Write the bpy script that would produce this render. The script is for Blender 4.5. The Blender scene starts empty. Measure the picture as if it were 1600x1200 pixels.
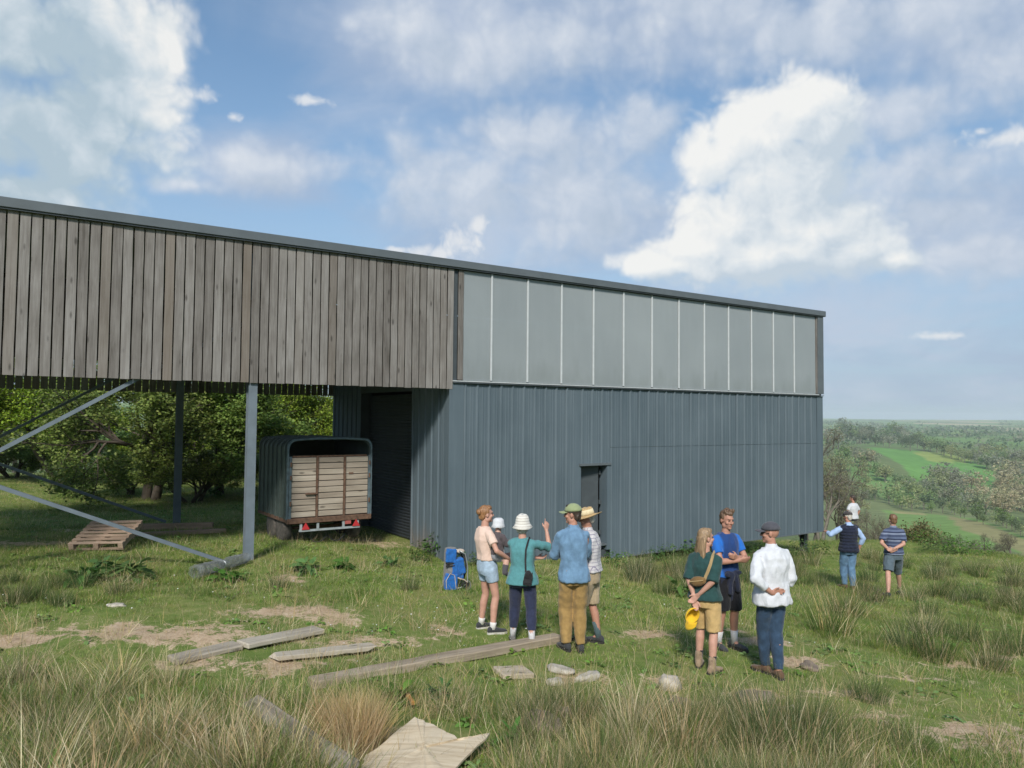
import bpy, bmesh, math, random
import numpy as np
from mathutils import Vector, Matrix, Quaternion, noise as mnoise
random.seed(7); rng = np.random.default_rng(7)
sc = bpy.context.scene
COL = sc.collection
R_ = math.radians

# ------------------------------------------------------------------ camera
F_PX, PITCH, ROLL, EYE = 1200.3, .0419, .0089, 3.0
Fv = np.array([0, math.cos(PITCH), math.sin(PITCH)]); _R0 = np.array([1., 0, 0]); _U0 = np.cross(_R0, Fv)
Rv = _R0*math.cos(ROLL)+_U0*math.sin(ROLL); Uv = -_R0*math.sin(ROLL)+_U0*math.cos(ROLL)
CAM = np.array([0, 0, EYE])
cam = bpy.data.cameras.new('camera'); camo = bpy.data.objects.new('camera', cam); COL.objects.link(camo)
cam.sensor_width = 36; cam.lens = F_PX/1600*36; cam.clip_end = 30000; cam.clip_start = .05
camo.matrix_world = Matrix(((Rv[0], Uv[0], -Fv[0], 0), (Rv[1], Uv[1], -Fv[1], 0), (Rv[2], Uv[2], -Fv[2], EYE), (0, 0, 0, 1)))
sc.camera = camo

def ray(x, y): return Fv+Rv*(x-800)/F_PX-Uv*(y-600)/F_PX      # a pixel of the 1600x1200 photograph as a direction
def azel(x, y):
    d = ray(x, y); d = d/np.linalg.norm(d); return math.atan2(d[0], d[1]), math.asin(d[2])
def proj(P):
    q = np.asarray(P)-CAM; d = q@Fv; return 800+F_PX*(q@Rv)/d, 600-F_PX*(q@Uv)/d

# ------------------------------------------------------------------ node helper
class NT:
    def __init__(s, nt): s.nt = nt; s.n = nt.nodes; s.l = nt.links
    def add(s, t, _in=None, **kw):
        n = s.n.new(t)
        for k, v in kw.items(): setattr(n, k, v)
        for k, v in (_in or {}).items(): s.put(n.inputs[k], v)
        return n
    def put(s, sock, v):
        if isinstance(v, bpy.types.NodeSocket): s.l.new(v, sock)
        elif v is not None: sock.default_value = v
    def math(s, op, a, b=None, c=None, clamp=False):
        n = s.n.new('ShaderNodeMath'); n.operation = op; n.use_clamp = clamp
        for i, v in enumerate((a, b, c)):
            if v is not None: s.put(n.inputs[i], v)
        return n.outputs[0]
    def vm(s, op, a, b=None):
        n = s.n.new('ShaderNodeVectorMath'); n.operation = op; s.put(n.inputs[0], a)
        if b is not None: s.put(n.inputs[1], b)
        return n.outputs['Value'] if op in ('LENGTH', 'DISTANCE', 'DOT_PRODUCT') else n.outputs[0]
    def sstep(s, v, a, b, lo=0., hi=1.):
        n = s.n.new('ShaderNodeMapRange'); n.interpolation_type = 'SMOOTHSTEP'
        s.put(n.inputs[0], v); n.inputs[1].default_value = a; n.inputs[2].default_value = b; n.inputs[3].default_value = lo; n.inputs[4].default_value = hi
        return n.outputs[0]
    def noise(s, vec, scale, detail=4, rough=.55, dist=0., out='Fac'):
        n = s.n.new('ShaderNodeTexNoise'); s.put(n.inputs['Vector'], vec); n.inputs['Scale'].default_value = scale
        n.inputs['Detail'].default_value = detail; n.inputs['Roughness'].default_value = rough; n.inputs['Distortion'].default_value = dist
        return n.outputs[out]
    def ramp(s, fac, stops):
        n = s.n.new('ShaderNodeValToRGB'); s.put(n.inputs[0], fac); e = n.color_ramp.elements
        while len(e) < len(stops): e.new(.5)
        for el, (p, c) in zip(e, stops): el.position = p; el.color = (*c, 1) if len(c) == 3 else c
        return n.outputs[0]
    def mix(s, fac, a, b, mode='MIX'):
        n = s.n.new('ShaderNodeMix'); n.data_type = 'RGBA'; n.blend_type = mode; n.clamp_factor = True
        s.put(n.inputs['Factor'], fac)
        s.put(n.inputs['A'], (*a, 1) if isinstance(a, tuple) and len(a) == 3 else a)
        s.put(n.inputs['B'], (*b, 1) if isinstance(b, tuple) and len(b) == 3 else b)
        return n.outputs['Result']
    def scalevec(s, vec, v): return s.vm('MULTIPLY', vec, v)

# ------------------------------------------------------------------ sun, exposure
SUN_TO = Vector((-.10, -1.28, 1.0)).normalized()           # direction from the scene to the sun
sun = bpy.data.lights.new('sun', 'SUN'); sun.energy = 2.5; sun.angle = R_(9.0); sun.color = (1, .95, .87)
suno = bpy.data.objects.new('sun', sun); COL.objects.link(suno)
suno.rotation_euler = SUN_TO.to_track_quat('Z', 'Y').to_euler(); suno.location = SUN_TO*60
sc.view_settings.view_transform = 'Standard'; sc.view_settings.look = 'None'
sc.view_settings.gamma = 1; sc.view_settings.use_curve_mapping = False; sc.view_settings.exposure = .82

# ------------------------------------------------------------------ world: clear sky plus cloud layers placed by direction
SKY = .15
EXPO = .82
SKG = SKY*2**EXPO             # cloud tones below are given as they leave the camera at this exposure
HZCOL = (.40, .505, .66)
wd = bpy.data.worlds.new('World'); sc.world = wd; wd.use_nodes = True
wd.cycles.sampling_method = 'MANUAL'; wd.cycles.sample_map_resolution = 128
sc.cycles.max_bounces = 7; sc.cycles.diffuse_bounces = 3; sc.cycles.glossy_bounces = 2; sc.cycles.transmission_bounces = 4; sc.cycles.transparent_max_bounces = 8; sc.cycles.volume_bounces = 1
w = NT(wd.node_tree); w.n.clear()
outw = w.add('ShaderNodeOutputWorld'); bg = w.add('ShaderNodeBackground'); bg.inputs[1].default_value = SKY
sky = w.add('ShaderNodeTexSky'); sky.sky_type = 'NISHITA'; sky.sun_disc = False
sky.sun_elevation = math.asin(SUN_TO.z); sky.sun_rotation = math.atan2(SUN_TO.x, SUN_TO.y)
sky.altitude = 200; sky.air_density = 1.0; sky.dust_density = 1.3; sky.ozone_density = 2.2
tc = w.add('ShaderNodeTexCoord'); sep = w.add('ShaderNodeSeparateXYZ'); w.l.new(tc.outputs['Generated'], sep.inputs[0])
dx, dy, dz = sep.outputs
az = w.math('ARCTAN2', dx, dy); el = w.math('ARCSINE', dz)
comb = w.add('ShaderNodeCombineXYZ'); w.l.new(az, comb.inputs[0]); w.l.new(el, comb.inputs[1]); AE = comb.outputs[0]
# a plane of high cloud seen in perspective
zz = w.math('ADD', w.math('MAXIMUM', dz, 0.), .12)
pl = w.add('ShaderNodeCombineXYZ'); w.l.new(w.math('DIVIDE', dx, zz), pl.inputs[0]); w.l.new(w.math('DIVIDE', dy, zz), pl.inputs[1]); PL = pl.outputs[0]

def blob_field(g, vec, blobs, smooth=0.):
    m = None
    for (px, py, rx, ry) in blobs:
        a, e = azel(px, py); sx = F_PX/rx; sy = F_PX/ry
        n = g.n.new('ShaderNodeVectorMath'); n.operation = 'MULTIPLY_ADD'; g.put(n.inputs[0], vec); n.inputs[1].default_value = (sx, sy, 0); n.inputs[2].default_value = (-a*sx, -e*sy, 0)
        d = g.vm('LENGTH', n.outputs[0])
        if m is None: m = d
        elif smooth:
            n = g.add('ShaderNodeMath', operation='SMOOTH_MIN'); g.put(n.inputs[0], m); g.put(n.inputs[1], d); n.inputs[2].default_value = smooth; m = n.outputs[0]
        else: m = g.math('MINIMUM', m, d)
    return g.math('SUBTRACT', 1., m)
def noise2(g, vec, scale, detail, rough=.55, dist=0.):
    n = g.n.new('ShaderNodeTexNoise'); n.noise_dimensions = '2D'; g.put(n.inputs['Vector'], vec); n.inputs['Scale'].default_value = scale
    n.inputs['Detail'].default_value = detail; n.inputs['Roughness'].default_value = rough; n.inputs['Distortion'].default_value = dist; return n.outputs['Fac']
def cloud_group(name, blobs, scale, amp, seed, det):
    gt = bpy.data.node_groups.new(name, 'ShaderNodeTree')
    gt.interface.new_socket('Vector', in_out='INPUT', socket_type='NodeSocketVector')
    gt.interface.new_socket('Raw', in_out='OUTPUT', socket_type='NodeSocketFloat')
    g = NT(gt); gi = g.add('NodeGroupInput'); go = g.add('NodeGroupOutput'); v = gi.outputs[0]
    off = g.vm('ADD', v, (seed*1.37, seed*.71, 0))
    n1 = noise2(g, off, scale, det+3, .6, .2)
    vo = g.add('ShaderNodeTexVoronoi', feature='F1', voronoi_dimensions='2D'); g.put(vo.inputs['Vector'], g.vm('ADD', off, g.vm('MULTIPLY', g.vm('SUBTRACT', g.noise(off, scale*1.3, 2, .5, out='Color'), (.5, .5, .5)), (.05, .05, 0))))
    vo.inputs['Scale'].default_value = scale*1.5; vo.inputs['Detail'].default_value = float(det-1); vo.inputs['Roughness'].default_value = .55; vo.inputs['Lacunarity'].default_value = 2.3
    puff = g.math('SUBTRACT', .45, vo.outputs['Distance'])
    nn = g.math('ADD', g.math('SUBTRACT', n1, .5), g.math('MULTIPLY', puff, .6))
    f = g.math('MAXIMUM', blob_field(g, v, blobs, .22), -1.5)
    g.l.new(g.math('ADD', f, g.math('MULTIPLY', nn, amp)), go.inputs[0])
    return gt
def cloud_layer(base, blobs, scale, amp, seed, light, edge, bright, mid, shade, k, dark=None, alpha=1., base_lit=.46):
    """one heap of cloud over base; light = step towards the sun in the sky (radians)."""
    G = [cloud_group('cloud', blobs, scale, amp, seed, d) for d in (3, 2, 1)]; o = []
    for i, f in enumerate((0., 1., 3.6)):
        a = w.add('ShaderNodeGroup'); a.node_tree = G[i]; w.l.new(w.vm('ADD', AE, (light[0]*f, light[1]*f, 0)), a.inputs[0]); o.append(a.outputs[0])
    al = w.math('MULTIPLY', w.sstep(o[0], *edge), alpha)
    puffs = w.math('MULTIPLY', w.math('SUBTRACT', noise2(w, w.vm('ADD', AE, (seed*.7, seed*.3, 0)), scale*2.6, 5, .6, .4), .5), .9)
    lit = w.math('ADD', w.math('ADD', puffs, base_lit), w.math('ADD', w.math('MULTIPLY', w.math('SUBTRACT', o[0], o[1]), 1.25*k), w.math('MULTIPLY', w.math('SUBTRACT', o[0], o[2]), .8*k)))
    if dark: lit = w.math('SUBTRACT', lit, w.math('MULTIPLY', w.math('MAXIMUM', blob_field(w, AE, dark, .3), 0.), .5))
    c = w.ramp(lit, [(0., tuple(shade)), (.45, tuple(mid)), (.95, tuple(bright))])
    c = w.vm('MULTIPLY', c, (1/SKG,)*3)
    return w.mix(al, base, c)

c0 = sky.outputs[0]
c0 = w.mix(1., c0, (.43, .535, .55), 'MULTIPLY')
# pale band of haze low in the sky, the same all round
hz = w.sstep(el, -.02, .46, .86, .15)
c0 = w.mix(hz, c0, tuple(x/SKG for x in HZCOL))
# high thin veil, everywhere, thicker where the photograph shows it
vn = w.math('ADD', w.math('MULTIPLY', noise2(w, PL, .75, 6, .58, .4), .85), w.math('MULTIPLY', noise2(w, w.vm('MULTIPLY', PL, (.55, 1.3, 1)), 2.1, 5, .62, .5), .15))
vm_noise = w.math('MULTIPLY', w.math('SUBTRACT', vn, .5), 2.1)
vt = w.sstep(noise2(w, w.vm('MULTIPLY', AE, (1, 1.8, 1)), 5.5, 5, .6, .3), .36, .64)
vcol = w.mix(vt, tuple(x/SKG for x in (.40, .49, .65)), tuple(x/SKG for x in (.53, .60, .73)))
def veil(base, vb):
    va = w.sstep(w.math('ADD', w.math('MULTIPLY', w.math('MAXIMUM', vb, -.6), .55) if not isinstance(vb, float) else vb*.55, vm_noise), -.22, .5, 0., .8)
    return w.mix(va, base, vcol)
w.l.new(veil(c0, -.6), bg.inputs[0])
# the part of the sky ahead, where clouds of a known shape stand
veil_blobs = [(720, 60, 230, 100), (1040, 30, 460, 140), (1440, 60, 330, 160), (850, 270, 290, 170), (1480, 330, 280, 120), (1060, 340, 340, 170), (400, 258, 160, 50), (1200, 500, 560, 130)]
ca = veil(c0, blob_field(w, AE, veil_blobs, .25))
SOFT = [(640, 40, 120, 60), (760, 80, 190, 80), (890, 60, 130, 80), (1060, 20, 220, 80), (1260, 50, 230, 75), (1460, 20, 220, 85), (1590, 90, 120, 100), (820, 215, 170, 70), (720, 300, 160, 95), (900, 310, 180, 120), (1010, 205, 90, 55), (1420, 170, 110, 50), (1510, 265, 170, 62), (1410, 335, 160, 50), (405, 262, 145, 40), (300, 290, 60, 20), (1560, 400, 160, 40)]
ca = cloud_layer(ca, SOFT, 8.5, 1.05, 2.3, (-.012, .011), (-.34, .62), (.74, .78, .84), (.56, .63, .74), (.44, .53, .65), .24, None, .86)
SMALL = [(722, 380, 48, 40), (690, 396, 60, 20), (748, 352, 22, 22), (1570, 215, 62, 17), (1532, 206, 26, 13), (1462, 525, 46, 9), (620, 390, 28, 8), (40, 300, 40, 14), (310, 150, 40, 17), (365, 183, 14, 10), (280, 228, 26, 14), (490, 158, 50, 10)]
ca = cloud_layer(ca, SMALL, 20., 1.15, 7.7, (-.006, .010), (-.15, .8), (.84, .85, .86), (.74, .78, .83), (.58, .66, .74), .7, None, .8)
BIG = [(1175, 215, 120, 80), (1250, 170, 95, 62), (1290, 210, 62, 70), (1110, 255, 70, 60), (1230, 290, 125, 105), (1150, 345, 135, 80), (1100, 390, 125, 48), (1200, 400, 215, 60), (1290, 365, 105, 70), (1340, 385, 85, 45), (1030, 412, 110, 28), (1395, 406, 44, 20)]
ca = cloud_layer(ca, BIG, 12., .58, 1., (-.014, .016), (-.12, .40), (.92, .92, .90), (.74, .79, .83), (.56, .645, .73), .55, [(1310, 240, 80, 100), (1200, 440, 260, 34)], .97, .5)
LEFT = [(40, 60, 210, 120), (190, 60, 130, 120), (262, 60, 62, 90), (80, 200, 210, 120), (190, 150, 110, 85), (228, 178, 46, 34), (40, 300, 110, 50), (120, 245, 100, 66)]
ca = cloud_layer(ca, LEFT, 9.5, .66, 4.2, (.014, .012), (-.05, .5), (.90, .90, .88), (.62, .70, .76), (.45, .56, .64), .55, [(40, 240, 240, 110), (70, 60, 110, 100), (120, 290, 130, 70)], .95)
bgf = w.add('ShaderNodeBackground'); bgf.inputs[1].default_value = SKY; w.l.new(ca, bgf.inputs[0])
win = w.math('MULTIPLY', w.math('LESS_THAN', w.math('ABSOLUTE', az), .95), w.math('MULTIPLY', w.math('LESS_THAN', el, .74), w.math('GREATER_THAN', el, 0.)))
mixw = w.add('ShaderNodeMixShader'); w.l.new(win, mixw.inputs[0]); w.l.new(bg.outputs[0], mixw.inputs[1]); w.l.new(bgf.outputs[0], mixw.inputs[2]); w.l.new(mixw.outputs[0], outw.inputs[0])
# ------------------------------------------------------------------ mesh helpers
class MB:
    def __init__(s): s.v = []; s.f = []
    def add(s, vs, fs):
        b = len(s.v); s.v += [tuple(map(float, q)) for q in vs]; s.f += [tuple(i+b for i in f) for f in fs]; return s
    def box(s, c, size, rot=None):
        x, y, z = (k/2 for k in size); c = Vector(c)
        vs = [Vector(q) for q in ((-x, -y, -z), (x, -y, -z), (x, y, -z), (-x, y, -z), (-x, -y, z), (x, -y, z), (x, y, z), (-x, y, z))]
        if rot is not None: vs = [rot @ q for q in vs]
        return s.add([c+q for q in vs], [(0, 3, 2, 1), (4, 5, 6, 7), (0, 1, 5, 4), (1, 2, 6, 5), (2, 3, 7, 6), (3, 0, 4, 7)])
    def bb(s, x0, x1, y0, y1, z0, z1): return s.box(((x0+x1)/2, (y0+y1)/2, (z0+z1)/2), (abs(x1-x0), abs(y1-y0), abs(z1-z0)))
    def bar(s, a, b, w, h, up=(0, 0, 1)):
        a, b = Vector(a), Vector(b); d = (b-a); L = d.length; d.normalize(); u = Vector(up)
        y = u.cross(d); y.normalize(); z = d.cross(y)
        return s.box((a+b)/2, (L, w, h), Matrix((d, y, z)).transposed())
    def rings(s, rings, cap=True, closed=True):
        n = len(rings[0]); vs = [q for r in rings for q in r]; fs = []
        for i in range(len(rings)-1):
            for j in range(n if closed else n-1):
                k = (j+1) % n; fs.append((i*n+j, i*n+k, (i+1)*n+k, (i+1)*n+j))
        if cap and closed: fs += [tuple(range(n-1, -1, -1)), tuple((len(rings)-1)*n+j for j in range(n))]
        return s.add(vs, fs)
    def tube(s, pts, rad, n=8, cap=True, flat=1.):
        pts = [Vector(p) for p in pts]; rs = []; u = None
        if not hasattr(rad, '__len__'): rad = [rad]*len(pts)
        for i, p in enumerate(pts):
            d = (pts[min(i+1, len(pts)-1)]-pts[max(i-1, 0)]); d = d.normalized() if d.length > 1e-9 else Vector((0, 0, 1))
            if u is None: u = d.orthogonal().normalized()
            u = (u-d*u.dot(d)); u = u.normalized() if u.length > 1e-6 else d.orthogonal().normalized(); q = d.cross(u)
            rs.append([p+(u*math.cos(2*math.pi*k/n)+q*math.sin(2*math.pi*k/n)*flat)*rad[i] for k in range(n)])
        return s.rings(rs, cap)
    def lathe(s, prof, n=24, c=(0, 0, 0), sx=1., sy=1.):
        return s.rings([[(c[0]+r*sx*math.cos(2*math.pi*k/n), c[1]+r*sy*math.sin(2*math.pi*k/n), c[2]+z) for k in range(n)] for r, z in prof])
    def cap_(s, p0, r0, p1, r1, n=12):
        p0, p1 = Vector(p0), Vector(p1); d = p1-p0; L = d.length
        if L < 1e-6: d = Vector((0, 0, 1))
        d = d.normalized(); u = d.orthogonal().normalized(); q = d.cross(u); rs = []
        for t in (-.98, -.75, -.4): rs.append((p0+d*r0*t, r0*math.sqrt(1-t*t)))
        rs.append((p0, r0)); rs.append((p1, r1))
        for t in (.4, .75, .98): rs.append((p1+d*r1*t, r1*math.sqrt(1-t*t)))
        return s.rings([[c+(u*math.cos(2*math.pi*k/n)+q*math.sin(2*math.pi*k/n))*r for k in range(n)] for c, r in rs])
    def ell(s, c, r, rot=None, n=14, m=9):
        c = Vector(c); rs = []
        for i in range(m):
            a = math.pi*(i+.12)/(m-1+.24)-math.pi/2; rr = []
            for k in range(n):
                q = Vector((r[0]*math.cos(a)*math.cos(2*math.pi*k/n), r[1]*math.cos(a)*math.sin(2*math.pi*k/n), r[2]*math.sin(a)))
                rr.append(c+(rot @ q if rot is not None else q))
            rs.append(rr)
        return s.rings(rs)
    def sect(s, secs, n=20, p=2.3):
        """loft of super-elliptic horizontal sections (x, y, z, rx, ry)"""
        rs = []
        for (x, y, z, rx, ry) in secs:
            rr = []
            for k in range(n):
                a = 2*math.pi*k/n; c_, s_ = math.cos(a), math.sin(a)
                rr.append((x+rx*math.copysign(abs(c_)**(2/p), c_), y+ry*math.copysign(abs(s_)**(2/p), s_), z))
            rs.append(rr)
        return s.rings(rs)
    def mesh(s, name, mat=None, smooth=False, bevel=0):
        me = bpy.data.meshes.new(name); me.from_pydata(s.v, [], s.f)
        if bevel or True:
            bm = bmesh.new(); bm.from_mesh(me); bmesh.ops.recalc_face_normals(bm, faces=bm.faces)
            if bevel: bmesh.ops.bevel(bm, geom=bm.edges[:], offset=bevel, segments=1, affect='EDGES', clamp_overlap=True)
            bm.to_mesh(me); bm.free()
        if mat: me.materials.append(mat)
        if smooth: me.shade_smooth()
        return me
    def build(s, name, mat=None, parent=None, loc=None, rotz=None, smooth=False, bevel=0):
        return obj(name, s.mesh(name, mat, smooth, bevel), parent, loc, rotz)
def obj(name, me, parent=None, loc=None, rotz=None):
    o = bpy.data.objects.new(name, me); COL.objects.link(o)
    if parent is not None: o.parent = parent
    if loc is not None: o.location = tuple(map(float, loc))
    if rotz is not None: o.rotation_euler = (0, 0, rotz)
    return o
def tag(o, label=None, cat=None, group=None, kind=None):
    for k, v in (('label', label), ('category', cat), ('group', group), ('kind', kind)):
        if v: o[k] = v
    return o
def thing(name, label, cat, loc=(0, 0, 0), rotz=0., group=None):
    o = obj(name, None, None, loc, rotz); o.empty_display_size = .2
    return tag(o, label, cat, group)
def copy_tree(o, parent=None):
    c = o.copy(); COL.objects.link(c)
    if parent is not None: c.parent = parent
    for ch in [q for q in o.children]: copy_tree(ch, c)
    return c
def np_mesh(name, V, Fc, mat=None, smooth=False, attrs=None):
    V = np.asarray(V, np.float32); Fc = np.asarray(Fc, np.int32); k = Fc.shape[1]
    me = bpy.data.meshes.new(name); me.vertices.add(len(V)); me.vertices.foreach_set('co', V.ravel())
    me.loops.add(Fc.size); me.loops.foreach_set('vertex_index', Fc.ravel())
    me.polygons.add(len(Fc)); me.polygons.foreach_set('loop_start', np.arange(0, Fc.size, k, dtype=np.int32))
    me.update(calc_edges=True)
    for nm, (typ, data) in (attrs or {}).items():
        a = me.attributes.new(nm, typ, 'POINT')
        a.data.foreach_set('color' if typ == 'FLOAT_COLOR' else 'value', np.asarray(data, np.float32).ravel())
    if mat: me.materials.append(mat)
    if smooth: me.shade_smooth()
    return me
_tmp = bpy.data.scenes.new('work')
def remesh(mb, name, mat, voxel=.01, smooth=4, ratio=None, wrinkle=0., wscale=9., seed=0., stretch=(1, 1, .6)):
    me = mb.mesh(name); o = bpy.data.objects.new('work', me); _tmp.collection.objects.link(o)
    m = o.modifiers.new('r', 'REMESH'); m.mode = 'VOXEL'; m.voxel_size = voxel
    m = o.modifiers.new('s', 'SMOOTH'); m.factor = .5; m.iterations = smooth
    if ratio: m = o.modifiers.new('d', 'DECIMATE'); m.ratio = ratio
    with bpy.context.temp_override(scene=_tmp, view_layer=_tmp.view_layers[0]): dg = bpy.context.evaluated_depsgraph_get()
    dg.update()
    r = bpy.data.meshes.new_from_object(o.evaluated_get(dg)); r.name = name
    bpy.data.objects.remove(o); bpy.data.meshes.remove(me)
    if wrinkle:
        sv = Vector((seed*3.1, seed*1.7, seed*.9)); co = []
        for v in r.vertices:
            p = Vector((v.co.x*stretch[0], v.co.y*stretch[1], v.co.z*stretch[2]))*wscale+sv
            d = abs(mnoise.noise(p))*-1.3+.35+mnoise.noise(p*2.3)*.5
            co.append(v.co+v.normal*d*wrinkle)
        for v, c in zip(r.vertices, co): v.co = c
    if mat: r.materials.append(mat)
    r.shade_smooth(); return r

# ------------------------------------------------------------------ materials
MATS = {}
def newmat(name):
    m = bpy.data.materials.new(name); m.use_nodes = True; t = NT(m.node_tree); t.n.clear()
    o = t.add('ShaderNodeOutputMaterial'); b = t.add('ShaderNodeBsdfPrincipled'); t.l.new(b.outputs[0], o.inputs[0])
    MATS[name] = m; return m, t, b, o
def bump(t, b, h, strength=.3, dist=.01):
    n = t.add('ShaderNodeBump'); n.inputs['Strength'].default_value = strength; n.inputs['Distance'].default_value = dist
    t.put(n.inputs['Height'], h); t.l.new(n.outputs[0], b.inputs['Normal']); return n
def plain(name, col, rough=.7, var=.18, scale=9., metallic=0., bmp=.15, spec=.4, coord='Object', detail=5):
    m, t, b, o = newmat(name); c = t.add('ShaderNodeTexCoord').outputs[coord]
    n = t.noise(c, scale, detail, .6)
    b.inputs['Roughness'].default_value = rough; b.inputs['Metallic'].default_value = metallic; b.inputs['Specular IOR Level'].default_value = spec
    lo = tuple(max(0, x*(1-var)) for x in col); hi = tuple(min(1, x*(1+var)) for x in col)
    t.put(b.inputs['Base Color'], t.ramp(n, [(.3, lo), (.7, hi)]))
    if bmp: bump(t, b, t.noise(c, scale*4, 5, .6), bmp, .004)
    return m
def wood(name, cols, axis='Z', knots=True, rough=.85, rnd=.5, scale=1.):
    """weathered timber: grain runs along one local axis, every piece takes its own tone"""
    m, t, b, o = newmat(name); tcx = t.add('ShaderNodeTexCoord'); inf = t.add('ShaderNodeObjectInfo')
    off = t.vm('MULTIPLY', (31., 17., 23.), None) if False else None
    r = inf.outputs['Random']; cv = t.add('ShaderNodeCombineXYZ')
    for i, k in enumerate((37., 53., 71.)): t.put(cv.inputs[i], t.math('MULTIPLY', r, k))
    v = t.vm('ADD', tcx.outputs['Object'], cv.outputs[0])
    st = {'X': (1.2, 26, 26), 'Y': (26, 1.2, 26), 'Z': (26, 26, 1.2)}[axis]; st = tuple(k*scale for k in st)
    g = t.noise(t.vm('MULTIPLY', v, st), 1., 7, .62, 1.1)
    big = t.noise(t.vm('MULTIPLY', v, tuple(k*.16 if k > 5 else k*1.3 for k in st)), 1., 4, .55)
    r2 = t.math('FRACT', t.math('MULTIPLY', r, 7.31))
    fac = t.math('ADD', t.math('MULTIPLY', g, .55), t.math('ADD', t.math('MULTIPLY', big, .45), t.math('MULTIPLY', t.math('SUBTRACT', r, .5), rnd*.35)))
    c = t.ramp(fac, [(.28, cols[0]), (.5, cols[1]), (.72, cols[2])])
    c = t.mix(t.sstep(r2, .72, 1., 0, .55), c, cols[3])
    h = g
    if knots:
        vo = t.add('ShaderNodeTexVoronoi'); t.put(vo.inputs['Vector'], t.vm('MULTIPLY', v, {'X': (3., 9, 9), 'Y': (9, 3., 9), 'Z': (9, 9, 3.)}[axis])); vo.inputs['Scale'].default_value = .62
        k = t.sstep(vo.outputs['Distance'], .05, .17, .75, 0.)
        c = t.mix(k, c, tuple(x*.42 for x in cols[0]))
    t.put(b.inputs['Base Color'], c); b.inputs['Roughness'].default_value = rough; b.inputs['Specular IOR Level'].default_value = .25
    bump(t, b, h, .45, .004); return m
timber = wood('weathered_board', [(.092, .081, .072), (.182, .167, .154), (.275, .26, .246), (.155, .12, .088)])
timber_shade = wood('inner_board_shaded', [(.03, .025, .02), (.05, .041, .032), (.07, .058, .045), (.05, .04, .03)])  # darker than real inner timber: shade put into the colour behind the board gaps
lumber = wood('pale_lumber', [(.17, .135, .095), (.33, .27, .20), (.46, .39, .30), (.29, .22, .145)], 'X')
old_lumber = wood('grey_lumber', [(.16, .135, .105), (.31, .27, .215), (.45, .405, .33), (.27, .22, .16)], 'X')
dark_lumber = wood('dark_lumber', [(.11, .08, .06), (.22, .16, .115), (.32, .24, .18), (.2, .14, .10)], 'X')
pallet_wood = wood('pallet_wood', [(.17, .12, .085), (.32, .23, .165), (.45, .335, .25), (.30, .21, .155)], 'X')
gate_wood = wood('tailgate_board', [(.16, .13, .10), (.32, .27, .215), (.43, .375, .31), (.24, .19, .15)], 'X', scale=.7)

def cladding():
    m, t, b, o = newmat('slate_cladding'); g = t.add('ShaderNodeNewGeometry').outputs['Position']
    tcx = t.add('ShaderNodeTexCoord').outputs['Object']
    n = t.noise(g, .7, 6, .6); n2 = t.noise(t.vm('MULTIPLY', g, (7, 7, .5)), 1., 5, .6)
    c = t.ramp(t.math('ADD', t.math('MULTIPLY', n, .5), t.math('MULTIPLY', n2, .5)), [(.3, (.068, .094, .112)), (.7, (.112, .143, .165))])
    s = t.add('ShaderNodeSeparateXYZ'); t.put(s.inputs[0], g)
    mud = t.math('MULTIPLY', t.sstep(t.math('ADD', s.outputs[2], t.math('MULTIPLY', t.math('SUBTRACT', t.noise(t.vm('MULTIPLY', g, (9, 9, 1.5)), 1., 5, .65), .5), 1.3)), .05, .75, .75, 0.), t.sstep(t.noise(g, .5, 3, .5), .4, .6))
    s2 = s.outputs[0]; mud = t.math('MULTIPLY', mud, t.sstep(s2, -1.25, -.6, 1., 0.)); c = t.mix(mud, c, (.16, .115, .08))
    t.put(b.inputs['Base Color'], c); b.inputs['Roughness'].default_value = .55; b.inputs['Specular IOR Level'].default_value = .35
    bump(t, b, t.noise(g, 3., 3, .5), .12, .02); return m
clad = cladding()
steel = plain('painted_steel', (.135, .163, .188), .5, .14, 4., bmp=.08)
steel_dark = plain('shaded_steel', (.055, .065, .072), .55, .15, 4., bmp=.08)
trim = plain('grey_trim', (.10, .115, .125), .45, .1, 3., bmp=.05)
alu = plain('aluminium_bar', (.46, .48, .49), .4, .08, 6., bmp=.05, spec=.5)
black = plain('black_rubber', (.018, .018, .019), .8, .3, 20., bmp=.3)
tyre_m = plain('dusty_tyre', (.085, .075, .066), .9, .4, 14., bmp=.5)
rusty = plain('rusty_iron', (.11, .062, .04), .85, .5, 14., bmp=.4)
green_metal = plain('green_grey_panel', (.055, .072, .066), .5, .22, 5., bmp=.15)
hoop_metal = plain('blue_grey_hoop', (.085, .115, .13), .5, .4, 9., bmp=.15)
galv = plain('galvanised', (.36, .39, .40), .45, .2, 12., metallic=.3)
redl = plain('red_reflector', (.42, .03, .035), .4, .08, 30., bmp=0)
plate_m = plain('dull_red_plate', (.35, .09, .08), .5, .2, 30., bmp=0)
# ------------------------------------------------------------------ barn frame (local s along the long side, t to the back)
TH = .9761
Dv = np.array([math.sin(TH), math.cos(TH)]); Nv = np.array([-math.cos(TH), math.sin(TH)]); C0 = np.array([-1.2618, 16.2])
def Wst(s, t): return C0+Dv*s+Nv*t
ROT = math.pi/2-TH

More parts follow.
